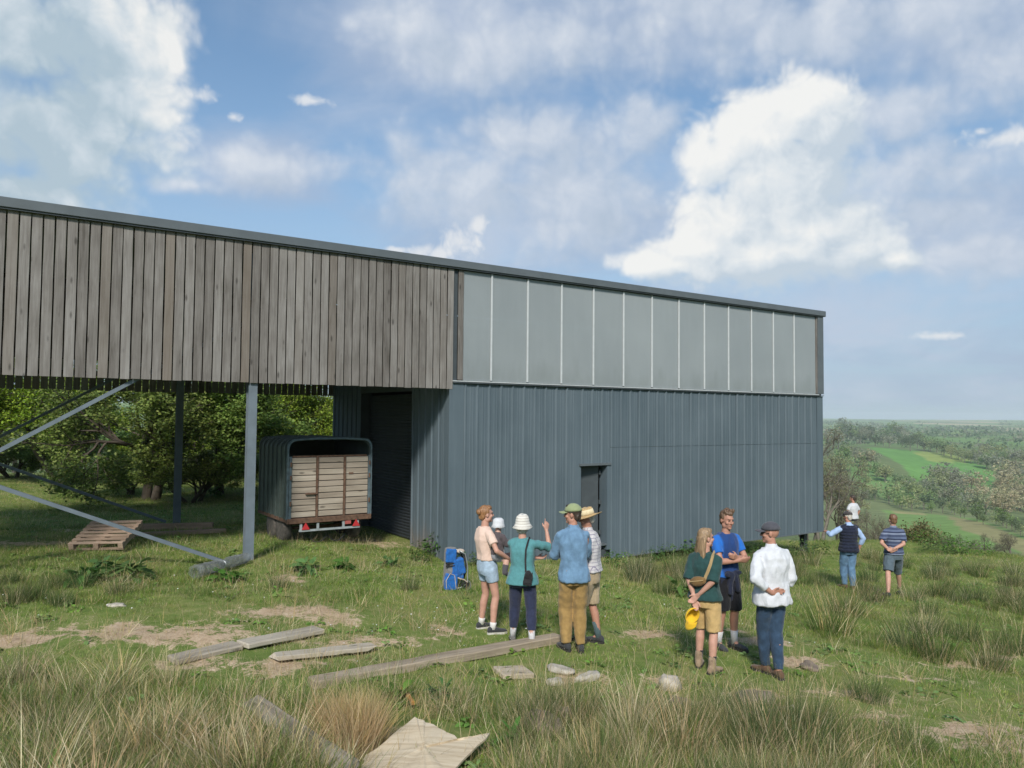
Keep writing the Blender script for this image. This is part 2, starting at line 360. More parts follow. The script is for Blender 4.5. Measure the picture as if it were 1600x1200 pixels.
# ------------------------------------------------------------------ ground heights
def _atY(x, y, Y): d = ray(x, y); return CAM+d*Y/d[1]
CTRL = []
FEET = dict(peach=(762, 986, 10.3), teal=(816, 1007, 9.8), denim=(893, 1017, 9.47), straw=(921, 1004, 10.04), green=(1103, 1048, 9.2),
            blue=(1140, 1016, 10.15), white=(1206, 1057, 9.13), vest=(1325, 920, 17.8), polo=(1397, 933, 16.25))
for q in FEET.values(): CTRL.append(_atY(*q))
for s, t, z in ((-4.05, 0, .40), (-4.7, -.15, .32), (-4.05, 6.74, .2), (0, 0, -.08), (12.5, 0, -.98), (12.5, 6.7, -1.55), (6, 0, -.5), (-8.4, 0, .5), (-12.5, 0, .55), (-8.4, 6.7, .32), (-2.2, 2, .28), (0, 4, .12), (-13, 7, .35)):
    q = Wst(s, t); CTRL.append((q[0], q[1], z))
CTRL += [_atY(90, 750, 32), _atY(250, 783, 26), (-9, 27, .15), (-4, 5, .5), (0, 5.2, .46), (3, 5.3, .3), (5, 6.5, 0.), (-6, 8, .42), (-3, 7.5, .28), (1.5, 7.2, .15), (-10, 10, .6), (0, 3.2, .95), (-3, 2.6, 1.1), (3, 3.2, .7), (0, .4, 1.42), (-3, -1, 1.4), (3, 0, 1.2), (0, -6, 1.6), (8, 4, -.3), (9, 10, -.45), (12, 15, -.95),
         _atY(1411, 842, 29), _atY(1590, 890, 22), _atY(1500, 868, 25), (14, 27, -1.8), (16, 33, -2.6), (20, 24, -1.9), (14, 8, -.7), (20, 12, -1.6), (-20, 20, .6), (-20, 35, .3), (-5, 36, -.3), (4, 34, -1.6), (-20, 0, 1.2), (20, -5, -.5)]
CTRL = np.array([tuple(map(float, c)) for c in CTRL])
def _tps(r2): return .5*r2*np.log(r2+1e-9)
def _fit():
    n = len(CTRL); P = CTRL[:, :2]; A = np.zeros((n+3, n+3)); d2 = ((P[:, None]-P[None])**2).sum(-1)
    A[:n, :n] = _tps(d2)+np.eye(n)*1.2; A[:n, n] = 1; A[:n, n+1:] = P; A[n, :n] = 1; A[n+1:, :n] = P.T
    return np.linalg.solve(A, np.concatenate([CTRL[:, 2], [0, 0, 0]]))
_W = _fit()
_r = np.array([0, 30, 45, 60, 90, 120, 160, 200, 300, 400, 480, 550, 620, 700, 800, 1000, 1500, 2500, 4000, 6000, 8000])
_z = np.array([-1, -1.6, -3.6, -7, -13, -18, -23, -26.5, -34.5, -41, -43, -41, -35, -27, -25.5, -27, -29, -27, -19, 1, 6])
_rr = np.concatenate([np.arange(0, 1000, 5.), np.geomspace(1000, 8000, 200)])
_zz = np.interp(_rr, _r, _z)
for _ in range(30): _zz[1:-1] = .25*_zz[:-2]+.5*_zz[1:-1]+.25*_zz[2:]
_rl = np.array([0, 30, 60, 150, 300, 600, 1000, 2000, 4000, 8000]); _zl = np.array([0, .2, -1, -8, -14, -8, 6, 26, 20, 10])
def sst(x, a, b): t = np.clip((x-a)/(b-a), 0, 1); return t*t*(3-2*t)
def hgt(x, y, fine=True):
    x = np.atleast_1d(np.asarray(x, float)); y = np.atleast_1d(np.asarray(y, float)); r = np.hypot(x, y); a = np.arctan2(x, y)
    zr = np.interp(r, _rr, _zz); zr = zr-np.maximum(0, a-.445)*165*np.exp(-((r-760)/260)**2)+np.maximum(0, a-.40)*40*np.exp(-((r-280)/120)**2)
    zl = np.interp(r, _rl, _zl)
    far = zl+(zr-zl)*sst(a, .06, .26)
    far = far+(np.sin(x*.011+1)*np.cos(y*.009)*1.6+np.sin(x*.0031)*np.sin(y*.0027+2)*3.5)*sst(r, 150, 900)
    out = far.copy(); m = r < 75
    if m.any():
        P = np.stack([x[m], y[m]], -1); d2 = ((P[:, None]-CTRL[None, :, :2])**2).sum(-1); n = len(CTRL)
        near = _tps(d2)@_W[:n]+_W[n]+P@_W[n+1:]
        k = sst(r[m], 30, 52); out[m] = near*(1-k)+far[m]*k
    if fine:
        k = 1-sst(r, 35, 90)
        out = out+k*(.022*np.sin(x*3.1+np.sin(y*2.3))*np.sin(y*2.7+np.cos(x*1.9))+.012*np.sin(x*9.3+y*4)*np.sin(y*8.1-x*3)+.03*np.sin(x*.9+2)*np.sin(y*1.1))
    return out
def gz(x, y): return float(hgt(x, y)[0])
def hit(px, py, t0=2., t1=7000.):
    d = ray(px, py); ts = np.geomspace(t0, t1, 1500); P = CAM+d[None]*ts[:, None]/d[1]
    b = P[:, 2] < hgt(P[:, 0], P[:, 1])
    i = int(np.argmax(b)) if b.any() else len(ts)-1
    lo, hi = ts[max(i-1, 0)], ts[i]
    for _ in range(18):
        m = (lo+hi)/2; q = CAM+d*m/d[1]
        if q[2] < gz(q[0], q[1]): hi = m
        else: lo = m
    return CAM+d*hi/d[1]

# bare earth: centre (photo pixel on the ground), radius in metres along and across
BARE = [(-1.9, 9.6, 1.0, .28, .25), (-2.6, 8.6, .9, .22, .2)]
for px, py, a, b in ((210, 985, 1.5, .35), (300, 1000, .9, .3), (20, 1000, .7, .25), (470, 955, 1.1, .3), (520, 965, .7, .25), (330, 1035, .7, .2), (420, 1052, .5, .2), (700, 985, .35, .2), (1010, 990, .6, .2), (1180, 1000, .8, .22), (1245, 1035, .6, .2), (1130, 985, .5, .2), (1180, 1085, .5, .12), (1330, 1085, .9, .14), (1500, 1140, .9, .16), (1570, 1165, .8, .16), (1450, 1060, .9, .15), (1480, 1042, .7, .12), (1380, 1120, .4, .12), (1065, 1100, .3, .15), (600, 1160, .7, .3), (150, 830, 1.2, .35), (60, 850, 1.4, .3), (560, 846, 1.6, .5), (450, 905, .5, .2), (1230, 960, .4, .15), (1040, 1060, .5, .18), (900, 1058, .6, .18), (1560, 1030, .5, .15)):
    q = hit(px, py); BARE.append((q[0], q[1], a*.95, b*1.6, .15))
def bare(x, y):
    m = np.zeros_like(x)
    for cx, cy, a, b, rot in BARE:
        u = (x-cx)*math.cos(rot)+(y-cy)*math.sin(rot); v = -(x-cx)*math.sin(rot)+(y-cy)*math.cos(rot)
        m = np.maximum(m, np.exp(-((u/a)**2+(v/b)**2)*1.1))
    return m
WORN = [(*hit(400, 985)[:2], 3.6, 1.5), (*hit(150, 1000)[:2], 2.6, 1.2), (*hit(640, 990)[:2], 1.6, 1.0), (*hit(1180, 1010)[:2], 2.2, 1.0), (*hit(1480, 1120)[:2], 1.8, .9), (*hit(980, 1010)[:2], 1.5, .9)]
def worn(x, y):
    m = np.zeros_like(x)
    for cx, cy, a, b in WORN: m = np.maximum(m, np.exp(-(((x-cx)/a)**2+((y-cy)/b)**2)))
    return m
def inpoly(px, py, poly):
    c = np.zeros(px.shape, bool); n = len(poly)
    for i in range(n):
        (x1, y1), (x2, y2) = poly[i], poly[(i+1) % n]
        k = ((y1 > py) != (y2 > py)) & (px < (x2-x1)*(py-y1)/(y2-y1+1e-12)+x1); c ^= k
    return c
def build_ground():
    ra = np.concatenate([np.linspace(.4, 44, 210), np.geomspace(44.6, 8000, 190)])
    a1 = np.linspace(R_(-48), R_(48), 300); a2 = np.linspace(R_(48), R_(312), 60)[1:-1]
    an = np.concatenate([a1, a2]); nr, na = len(ra), len(an)
    X = (ra[:, None]*np.sin(an)[None]).ravel(); Y = (ra[:, None]*np.cos(an)[None]).ravel()
    Z = np.concatenate([hgt(X[i:i+20000], Y[i:i+20000]) for i in range(0, len(X), 20000)])
    i, j = np.meshgrid(np.arange(nr-1), np.arange(na), indexing='ij'); k = (j+1) % na
    Fc = np.stack([i*na+j, i*na+k, (i+1)*na+k, (i+1)*na+j], -1).reshape(-1, 4)[:, ::-1]
    V = np.stack([X, Y, Z], -1); V = np.concatenate([V, [[0, 0, gz(0, 0)]]]); 
    r = np.hypot(X, Y); q = V[:-1]-CAM; dep = np.maximum(q@Fv, .1); PX = 800+F_PX*(q@Rv)/dep; PY = 600-F_PX*(q@Uv)/dep
    col = np.tile(np.array([.085, .105, .045]), (len(X), 1)); fr = (r > 90)
    scrub = np.array([.13, .17, .075]); col[fr] = scrub
    def paint(poly, c, lo=150, hi=1400):
        c = tuple(v*1.75 for v in c)
        m = (r > lo) & (r < hi) & (q@Fv > 0) & inpoly(PX, PY, poly); col[m] = c
    paint([(1250, 690), (1330, 700), (1390, 745), (1440, 785), (1560, 812), (1640, 850), (1640, 960), (1250, 960)], (.10, .12, .055), 60, 480)
    paint([(1352, 697), (1400, 695), (1470, 706), (1550, 732), (1560, 760), (1430, 752), (1405, 724), (1375, 708)], (.075, .155, .042), 430, 1000)
    paint([(1425, 706), (1480, 705), (1520, 722), (1455, 722)], (.15, .185, .055), 430, 1000)
    paint([(1300, 705), (1350, 708), (1400, 748), (1440, 778), (1380, 778), (1330, 740)], (.085, .145, .05), 150, 800)
    paint([(1370, 785), (1450, 790), (1530, 812), (1600, 838), (1660, 860), (1660, 880), (1530, 850), (1400, 822)], (.10, .16, .05), 90, 420)
    paint([(1480, 805), (1540, 818), (1640, 860), (1640, 885), (1560, 848), (1500, 826)], (.165, .155, .075), 90, 420)
    paint([(1380, 790), (1430, 795), (1450, 806), (1400, 802)], (.17, .16, .075), 90, 420)
    me = np_mesh('ground', V, Fc, None, True, {'cover': ('FLOAT_COLOR', np.concatenate([np.c_[col, np.ones(len(col))], [[.08, .1, .04, 1]]])), 'bare': ('FLOAT', np.concatenate([np.maximum(bare(X, Y), 0)+.17*worn(X, Y), [0]]))})
    bm = bmesh.new(); bm.from_mesh(me); bm.verts.ensure_lookup_table(); ce = bm.verts[len(X)]
    for j in range(na): bm.faces.new((ce, bm.verts[(j+1) % na], bm.verts[j]))
    bmesh.ops.recalc_face_normals(bm, faces=bm.faces); 
    if sum(f.normal.z for f in bm.faces) < 0: bmesh.ops.reverse_faces(bm, faces=bm.faces)
    for f in bm.faces: f.smooth = True
    bm.to_mesh(me); bm.free()
    m, t, b, o = newmat('meadow'); g = t.add('ShaderNodeNewGeometry').outputs['Position']
    at = t.add('ShaderNodeAttribute', attribute_name='cover'); ab = t.add('ShaderNodeAttribute', attribute_name='bare')
    n1 = t.noise(g, .55, 6, .62); n2 = t.noise(g, 6., 6, .65); n3 = t.noise(g, 38., 5, .7)
    grass = t.ramp(t.math('ADD', t.math('MULTIPLY', n1, .45), t.math('MULTIPLY', n2, .55)), [(.3, (.075, .115, .026)), (.46, (.13, .18, .045)), (.58, (.20, .215, .075)), (.72, (.28, .245, .13))])
    earth = t.ramp(t.math('ADD', t.math('MULTIPLY', n2, .5), t.math('MULTIPLY', n3, .5)), [(.28, (.19, .13, .08)), (.5, (.43, .315, .21)), (.72, (.62, .51, .375))])
    n4 = t.noise(g, 2.2, 5, .65, .6)
    bm_ = t.sstep(t.math('ADD', ab.outputs['Fac'], t.math('ADD', t.math('MULTIPLY', t.math('SUBTRACT', n4, .5), 2.0), t.math('ADD', t.math('MULTIPLY', t.math('SUBTRACT', n2, .5), 1.6), t.math('MULTIPLY', t.math('SUBTRACT', n3, .5), 1.5)))), .66, .92)
    nearc = t.mix(bm_, grass, earth)
    f1 = t.noise(g, .012, 5, .6); f2 = t.noise(g, .12, 6, .65)
    farc = t.mix(1., at.outputs['Color'], t.ramp(t.math('ADD', t.math('MULTIPLY', f1, .4), t.math('MULTIPLY', f2, .6)), [(.3, (.62, .66, .6)), (.7, (1.3, 1.25, 1.25))]), 'MULTIPLY')
    # patchwork of distant fields
    ln = t.vm('LENGTH', t.vm('MULTIPLY', g, (1, 1, 0)))
    vo = t.add('ShaderNodeTexVoronoi'); t.put(vo.inputs['Vector'], t.vm('MULTIPLY', g, (.0042, .0021, 0))); vo.inputs['Scale'].default_value = 1.; vo.inputs['Randomness'].default_value = .9
    sp = t.add('ShaderNodeSeparateColor'); t.put(sp.inputs[0], vo.outputs['Color'])
    fld = t.ramp(sp.outputs[0], [(.0, (.10, .19, .065)), (.3, (.15, .24, .08)), (.5, (.11, .16, .07)), (.66, (.21, .30, .10)), (.82, (.16, .19, .10)), (.93, (.40, .34, .21))])
    farc = t.mix(t.sstep(ln, 950, 1300), farc, fld)
    t.put(b.inputs['Base Color'], t.mix(t.sstep(ln, 45, 85), nearc, farc)); b.inputs['Roughness'].default_value = .95; b.inputs['Specular IOR Level'].default_value = .1
    h = t.math('ADD', t.math('MULTIPLY', n2, .6), t.math('MULTIPLY', n3, .4)); bump(t, b, h, .6, .04)
    me.materials.clear(); me.materials.append(m)
    return tag(obj('ground', me), kind='structure')
build_ground()
# ------------------------------------------------------------------ the barn
ZT, ZS, ZB, ZBASE, ZSEAM, LEN, DEP = 6.29, 3.735, 3.56, -.386, 2.27, 12.95, 6.74
barn = thing('barn', 'long slate grey barn on a hillside, slatted boards left, translucent panels right', 'barn', (C0[0], C0[1], 0), ROT)
S0 = -12.66
def part(name, mb, mat, parent=barn, smooth=False, bevel=0, loc=None): return mb.build(name, mat, parent, loc, None, smooth, bevel)

# vertical boards, front and rear, one object each (three slightly different boards share their meshes)
def board_mesh(w, h, seed):
    r = random.Random(seed); mb = MB(); n = 7; rs = []
    for i in range(n):
        z = h*i/(n-1); dx = r.uniform(-.0025, .0025); dy = r.uniform(-.004, .004)
        rs.append([(-w/2+dx, -.011+dy, z), (w/2+dx, -.011+dy, z), (w/2+dx, .011+dy, z), (-w/2+dx, .011+dy, z)])
    mb.rings(rs); return mb.mesh('plank', timber, bevel=.002)
HB = 6.105-ZB
bmesh_f = [board_mesh(w, HB, i) for i, w in enumerate((.140, .138, .142, .139))]
s = -.083; r = random.Random(3)
while s > S0:
    o = obj('plank', r.choice(bmesh_f), barn, (s, -.035+r.uniform(-.003, .003), ZB+r.uniform(-.004, .006))); o.rotation_euler = (r.uniform(-.0012, .0012), r.uniform(-.0016, .0016), math.pi if r.random() < .5 else 0)
    s -= .1618
# the single board between the boards and the panels
o = obj('plank', board_mesh(.125, 6.1-3.76, 99), barn, (.168, -.035, 3.762))
bmesh_r = [board_mesh(w, HB, 20+i) for i, w in enumerate((.146, .143))]
for m in bmesh_r: m.materials.clear(); m.materials.append(timber)
s = -.09
while s > S0:
    obj('plank', r.choice(bmesh_r), barn, (s, DEP+.02, ZB-.03+r.uniform(-.012, .012))); s -= .1655
part('rear_light_stop', MB().bb(-5.6, -.03, DEP-.02, DEP-.008, 3.86, 6.158), timber_shade); part('rear_light_stop', MB().bb(S0, -5.6, DEP-.02, DEP-.008, 4.25, 6.158), timber_shade)  # sheets added inside the rear boards to stop light slits through the gaps
part('corner_strip', MB().bb(-.0, .10, -.012, .03, ZB+.05, 6.1), steel_dark)
# rails behind the boards, posts and roof frame inside
for t in (.02, DEP-.05):
    for z in (3.93, 5.0, 5.98): part('wall_rail', MB().bb(S0, -.02, t-.03, t+.03, z-.06, z+.06), timber_shade)
for sx in (-4.125, -8.41, -12.6):
    for t0, t1 in ((.06, .22), (DEP-.24, DEP-.08)):
        front = t0 < 1; zb = gz(*Wst(sx, t0))-.25
        mb = MB(); w_ = .155; h_ = .155
        mb.bb(sx-w_/2, sx+w_/2, t0-.05, t0-.037, zb, 6.0); mb.bb(sx-w_/2, sx+w_/2, t0+.09, t0+.103, zb, 6.0); mb.bb(sx-.005, sx+.005, t0-.037, t0+.09, zb, 6.0)
        part('post', mb, steel)
    part('roof_beam', MB().bb(sx-.06, sx+.06, .2, DEP-.2, 5.75, 6.0), steel_dark)
for t in (.085, DEP-.11):
    def brace(a, b): part('brace', MB().bar((a[0], t, a[1]), (b[0], t, b[1]), .06, .092, (0, 1, 0)), steel)
    brace((-8.36, 2.13), (-4.22, 4.68)); brace((-8.36, 2.05), (-4.36, .30))
    brace((-8.46, 2.13), (-12.5, 4.6)); brace((-8.46, 2.05), (-12.5, .4))
# roof, fascia, right hand corner
part('roof', MB().bb(S0-.1, LEN-.02, -.05, DEP+.12, 6.16, 6.262), trim)
part('fascia', MB().bb(S0-.12, LEN, -.13, -.052, 6.135, ZT), trim, bevel=.006)
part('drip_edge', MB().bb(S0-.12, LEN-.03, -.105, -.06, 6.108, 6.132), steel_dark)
part('fascia', MB().bb(LEN+.002, LEN+.05, -.13, DEP+.12, 6.12, ZT-.004), trim)
part('corner_trim', MB().bb(12.68, LEN, -.075, .05, ZS+.02, 6.105), trim, bevel=.004)
part('edge_batten', MB().bb(12.635, 12.675, -.045, .02, ZS+.03, 6.1), timber)

# translucent panels with aluminium bars
def glazing_mat():
    m, t, b, o = newmat('translucent_panel'); g = t.add('ShaderNodeTexCoord').outputs['Object']; inf = t.add('ShaderNodeObjectInfo').outputs['Random']
    p = t.add('ShaderNodeNewGeometry').outputs['Position']
    n = t.noise(p, .55, 4, .55); n2 = t.noise(t.vm('MULTIPLY', p, (9, 9, 1)), 1., 4, .6)
    c = t.ramp(t.math('ADD', t.math('ADD', t.math('MULTIPLY', n, .6), t.math('MULTIPLY', n2, .2)), t.math('MULTIPLY', inf, .2)), [(.3, (.305, .332, .345)), (.7, (.375, .402, .412))])
    sz = t.add('ShaderNodeSeparateXYZ'); t.put(sz.inputs[0], p); dirt = t.sstep(t.math('ADD', sz.outputs[2], t.math('MULTIPLY', t.math('SUBTRACT', t.noise(t.vm('MULTIPLY', p, (2.2, 2.2, .8)), 1., 5, .65), .5), 1.6)), 3.6, 4.3, .4, 0.); c = t.mix(dirt, c, (.22, .24, .235))
    t.put(b.inputs['Base Color'], c); b.inputs['Roughness'].default_value = .22; b.inputs['Specular IOR Level'].default_value = .5
    tr = t.add('ShaderNodeBsdfTransparent', {'Color': (.8, .88, .88, 1)}); mx = t.add('ShaderNodeMixShader', {'Fac': .30})
    t.l.new(b.outputs[0], mx.inputs[1]); t.l.new(tr.outputs[0], mx.inputs[2]); t.l.new(mx.outputs[0], o.inputs[0])
    bump(t, b, t.noise(t.vm('MULTIPLY', p, (1.2, 1.2, .6)), 1., 2, .5), .12, .05); return m
glz = glazing_mat()
edges = [.228]+[.95+.9645*i for i in range(12)]+[12.62]
pane_w = {}
for i in range(13):
    a, b = edges[i]+.012, edges[i+1]-.012; k = round(b-a, 3)
    if k not in pane_w: pane_w[k] = MB().box((0, 0, 0), (b-a, .016, 6.1-ZS-.016)).mesh('pane', glz)
    o = obj('pane', pane_w[k], barn, ((a+b)/2, -.012+random.uniform(-.002, .002), (6.1+ZS+.012)/2)); o.rotation_euler = (random.uniform(-.002, .002), 0, random.uniform(-.003, .003))
bar_me = MB().box((0, 0, 0), (.042, .03, 6.1-ZS-.03)).mesh('glazing_bar', alu, bevel=.006)
for i in range(1, 13): obj('glazing_bar', bar_me, barn, (edges[i], -.036, (6.1+ZS+.03)/2))
white_p = plain('white_painted_rail', (.78, .77, .74), .6, .06, 6., bmp=.05)
part('inner_rail', MB().bb(.3, 12.6, .006, .05, 4.92, 5.0), white_p)
part('inner_post', MB().bb(4.02, 4.10, .006, .1, ZS+.05, 4.918), white_p)
part('sill', MB().bb(-.02, 12.72, -.075, .02, ZS-.012, ZS+.008), alu)
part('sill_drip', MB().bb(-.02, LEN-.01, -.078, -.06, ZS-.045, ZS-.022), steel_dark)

# box profile sheets
def sheet(n_rib, pitch, h, seed, last=False):
    """profiled sheet: local x along the wall, ribs proud towards -y"""
    pr = []; x = 0.
    for i in range(n_rib):
        x = i*pitch
        pr += [(x, 0), (x+.006, 0), (x+.030, -.032), (x+.056, -.032), (x+.068, 0), (x+.165, 0), (x+.172, -.005), (x+.182, -.005), (x+.189, 0), (x+.235, 0), (x+.242, -.005), (x+.252, -.005), (x+.259, 0)]
    pr.append((n_rib*pitch+.004, 0)); rr = random.Random(seed); rows = 5; mb = MB(); vs = []
    ph = [rr.uniform(0, 6) for _ in range(4)]
    for i in range(rows):
        z = h*i/(rows-1); vs.append([(px, py+.004*math.sin(px*2.2+ph[0]+z*.6)+.002*math.sin(z*2+ph[1]), z) for px, py in pr])
    mb.rings(vs, cap=False, closed=False)
    me = mb.mesh('cladding_sheet', clad); return me
def put_sheets(s0, s1, z0, z1, t, parent=barn, rot=0., axis='s', pitch=.3055, skew=0):
    n = int(round((s1-s0)/pitch)); i = 0; made = []
    while i < n:
        k = min(3, n-i); key = (k, round(z1-z0, 3), i % 2, pitch)
        if key not in SHEETS: SHEETS[key] = sheet(k, pitch, z1-z0, hash(key) % 1000)
        loc = (s0+i*pitch, t-.002*((i//3) % 2), z0) if axis == 's' else (t-.002*((i//3) % 2), s1-i*pitch, z0)
        o = obj('cladding_sheet', SHEETS[key], parent, loc); o.rotation_euler = (0, 0, 0 if axis == 's' else -math.pi/2); made.append(o); i += k
    return made
SHEETS = {}
Z1 = ZS-.05
# facade: left of the door full height, over the door, right of it in two lifts with a seam
P = .3055; d0, d1 = .285+P*10.5-.0, 4.285
part('corner_flashing', MB().bb(-.085, .27, -.034, -.022, ZBASE, Z1), clad)
put_sheets(.27, .27+P*10, ZBASE, Z1, -.008); sL = .27+P*10
part('door_jamb_sheet', MB().bb(sL, 3.49, -.012, -.004, ZBASE, Z1), clad)
put_sheets(3.49, 3.49+P*2, 1.88, Z1, -.008); put_sheets(3.49+2*P, 3.49+3*P, 1.88, Z1, -.0085)
sR = 3.49+3*P; nR = 27
put_sheets(sR, sR+.3055*27, ZSEAM, Z1, -.012); put_sheets(sR, sR+.3055*27, ZBASE, ZSEAM-.008, -.0115)
part('corner_flashing', MB().bb(sR+.3055*27, LEN, -.03, -.02, ZBASE, Z1), clad)
part('base_angle', MB().bb(sR, LEN, -.05, -.012, ZBASE-.02, ZBASE+.006), trim)
# the small door in the long side
part('door_lintel', MB().bb(3.44, 4.40, -.06, .0, 1.845, 1.90), trim)
part('door_reveal', MB().bb(3.485, 3.5, -.01, .25, -.05, 1.845), clad); part('door_reveal', MB().bb(4.29, sR, -.03, .25, -.18, 1.846), clad)
door = MB().box((-.335, 0, .93), (.63, .045, 1.82)).build('door', steel_dark, barn, (4.2, .18, -.0)); door.rotation_euler = (0, 0, -.20)
for z in (.22, .95, 1.66): MB().box((.02, -.02, z), (.05, .03, .10)).build('hinge', steel_dark, door)
part('door_step', MB().bb(3.49, 4.29, -.04, .25, -.07, -.03), trim)
# end wall of the closed box (s = 0), with the roller shutter
E0 = -.016
def end_sheets(t0, t1, z0, z1):
    n = int(round((t1-t0)/P))
    for i in range(0, n, 3):
        k = min(3, n-i); key = (k, round(z1-z0, 3), i % 2, P, 'e')
        if key not in SHEETS: SHEETS[key] = sheet(k, P, z1-z0, 5+i)
        o = obj('cladding_sheet', SHEETS[key], barn, (E0-.002*((i//3) % 2), t0+(i+k)*P, z0)); o.rotation_euler = (0, 0, -math.pi/2)
part('corner_flashing', MB().bb(-.034, -.022, -.02, .27, ZBASE, ZS+.0), clad)
end_sheets(.27, .27+5*P, ZBASE, 6.1); tA = .27+5*P; tB = 4.80
end_sheets(tB, tB+6*P, ZBASE, 6.1); part('corner_flashing', MB().bb(-.03, -.018, tB+6*P, DEP, ZBASE, 6.1), clad)
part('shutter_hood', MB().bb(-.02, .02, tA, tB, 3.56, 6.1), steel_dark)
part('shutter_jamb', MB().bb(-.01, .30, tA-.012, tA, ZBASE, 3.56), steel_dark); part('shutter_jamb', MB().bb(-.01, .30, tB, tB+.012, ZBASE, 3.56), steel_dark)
rows = []; z = .06; k = 0
while z < 3.5:
    for dz, dx in ((0, 0), (.018, -.013), (.048, -.013), (.066, 0)): rows.append([(.26+dx, tA+.004, z+dz), (.26+dx, tB-.004, z+dz)])
    z += .072
part('roller_shutter', MB().rings(rows, cap=False, closed=False), plain('shutter_steel', (.028, .032, .036), .5, .15, 5., bmp=.05))
# back and far end, floor, stub posts under the raised right end
put_sheets(.0, .3055*42, ZBASE, 6.1, DEP+.02)
for o in [q for q in barn.children if q.name.startswith('cladding_sheet')][-14:]: o.rotation_euler = (0, 0, math.pi); o.location.x += .92
for i in range(0, 22, 3):
    k = min(3, 22-i); key = (k, round(6.1-ZBASE, 3), i % 2, P, 'r')
    if key not in SHEETS: SHEETS[key] = sheet(k, P, 6.1-ZBASE, 55+i)
    o = obj('cladding_sheet', SHEETS[key], barn, (LEN-.01, .02+i*P, ZBASE)); o.rotation_euler = (0, 0, math.pi/2)
part('floor_deck', MB().bb(.05, LEN-.06, .06, DEP-.05, ZBASE+.02, ZBASE+.2), steel_dark)
part('lining_wall', MB().bb(.3, LEN-.1, DEP-.12, DEP-.06, ZBASE+.2, 6.1), timber_shade)
for sx in (12.45, 8.6, 5.2):
    for t in (.32, DEP-.4):
        zb = gz(*Wst(sx, t))-.3; mb = MB(); mb.bb(sx-.08, sx+.08, t-.08, t-.065, zb, ZBASE+.02); mb.bb(sx-.08, sx+.08, t+.065, t+.08, zb, ZBASE+.02); mb.bb(sx-.006, sx+.006, t-.065, t+.065, zb, ZBASE+.02)
        part('stub_post', mb, steel_dark)

# ------------------------------------------------------------------ livestock trailer parked under the boards
tz = gz(*Wst(-2.1, 2.2)); TX0, TX1, TY0, TY1 = -2.98, -1.16, 1.5, 3.55; TW = TX1-TX0; TL = TY1-TY0
tr = thing('livestock_trailer', 'old green grey livestock trailer with pale board tailgate under the raised boards', 'trailer', (*Wst((TX0+TX1)/2, TY0), tz), ROT)
zf = .845-tz; zt_ = 2.14-tz; ztop = 2.50-tz; hw = TW/2
def arch(w, z1, z2, n=7):
    z1 = z2-.21                                           # half section of the body from floor to ridge, seen from behind
    pts = [(-w, zf), (-w, z1)]; rc = .16
    for i in range(1, n): a = math.pi-i*(math.pi/2)/n; pts.append((-w+rc+rc*math.cos(a), z1+(z2-.025-z1)*math.sin(a)))
    pts += [(-w+rc, z2-.025), (-w*.35, z2), (w*.35, z2), (w-rc, z2-.025)]
    for i in range(1, n): a = math.pi/2-i*(math.pi/2)/n; pts.append((w-rc+rc*math.cos(a), z1+(z2-.025-z1)*math.sin(a)))
    return pts+[(w, z1), (w, zf)]
def shell(w, z1, z2, th, y0, y1):
    o_ = arch(w, z1, z2); i_ = arch(w-th, z1, z2-th); mb = MB(); n = len(o_)
    rs = [[(x, y0, z) for x, z in o_]+[(x, y0, z) for x, z in i_[::-1]], [(x, y1, z) for x, z in o_]+[(x, y1, z) for x, z in i_[::-1]]]
    mb.rings(rs, cap=False)
    b = len(mb.v)-4*n
    for k in range(n-1):
        for off in (0, 2*n): mb.f.append((off+k, off+k+1, off+2*n-2-k, off+2*n-1-k))
    return mb
shell(hw-.012, zt_, ztop-.012, .02, .02, TL-.02).build('body_shell', green_metal, tr, smooth=False)
for i in range(7):
    y = .16+i*(TL-.25)/6
    shell(hw+.018, zt_, ztop+.016, .028, y-.02, y+.02).build('body_rib', green_metal, tr)
shell(hw+.02, zt_, ztop+.014, .034, -.03, .025).build('rear_hoop', hoop_metal, tr)
MB().bb(-hw+.02, hw-.02, TL-.03, TL, zf, ztop-.1).build('front_panel', green_metal, tr)
MB().bb(-hw, hw, .0, TL, zf-.07, zf-.0).build('floor_pan', rusty, tr)
MB().bb(-hw-.01, hw+.01, -.06, .04, zf-.09, zf+.02).build('rear_sill', rusty, tr, bevel=.008)
# tailgate: three bays of boards between iron uprights
gz0, gz1 = zf+.03, zt_-.03; cols = [(-hw+.07, -.315), (-.275, .285), (.325, hw-.07)]; nrow = 10; rh = (gz1-gz0)/nrow
bm_ = {}
for a, b in cols:
    for i in range(nrow):
        k = (round(b-a, 2), i % 3)
        if k not in bm_: bm_[k] = MB().box((0, 0, 0), (b-a-.006, .025, rh*(.9 if i % 3 else .86))).mesh('tailgate_board', gate_wood, bevel=.004)
        o = obj('tailgate_board', bm_[k], tr, ((a+b)/2, -.01+random.uniform(-.005, .003), gz0+(i+.5)*rh)); o.rotation_euler = (random.uniform(-.03, .03), random.uniform(-.004, .004), 0)
for x in (-.295, .305): MB().bb(x-.02, x+.02, -.05, .01, zf-.09, gz1+.03).build('tailgate_upright', rusty, tr)
for x in (-hw+.045, hw-.045): MB().bb(x-.024, x+.024, -.045, .01, zf, gz1+.02).build('tailgate_upright', hoop_metal, tr)
MB().bb(-hw+.1, hw-.1, -.02, .012, gz1+.002, gz1+.035).build('tailgate_top_rail', rusty, tr)
MB().bb(-.55, -.30, -.075, -.045, gz0+.47, gz0+.505).add([], []).build('latch_handle', rusty, tr)
for x in (-hw+.05, hw-.05):
    for z in (gz0+.25, gz0+.78, gz0+1.05): MB().tube([(x, -.06, z), (x, -.06, z+.09)], .018, 8).build('gate_hinge', rusty, tr)
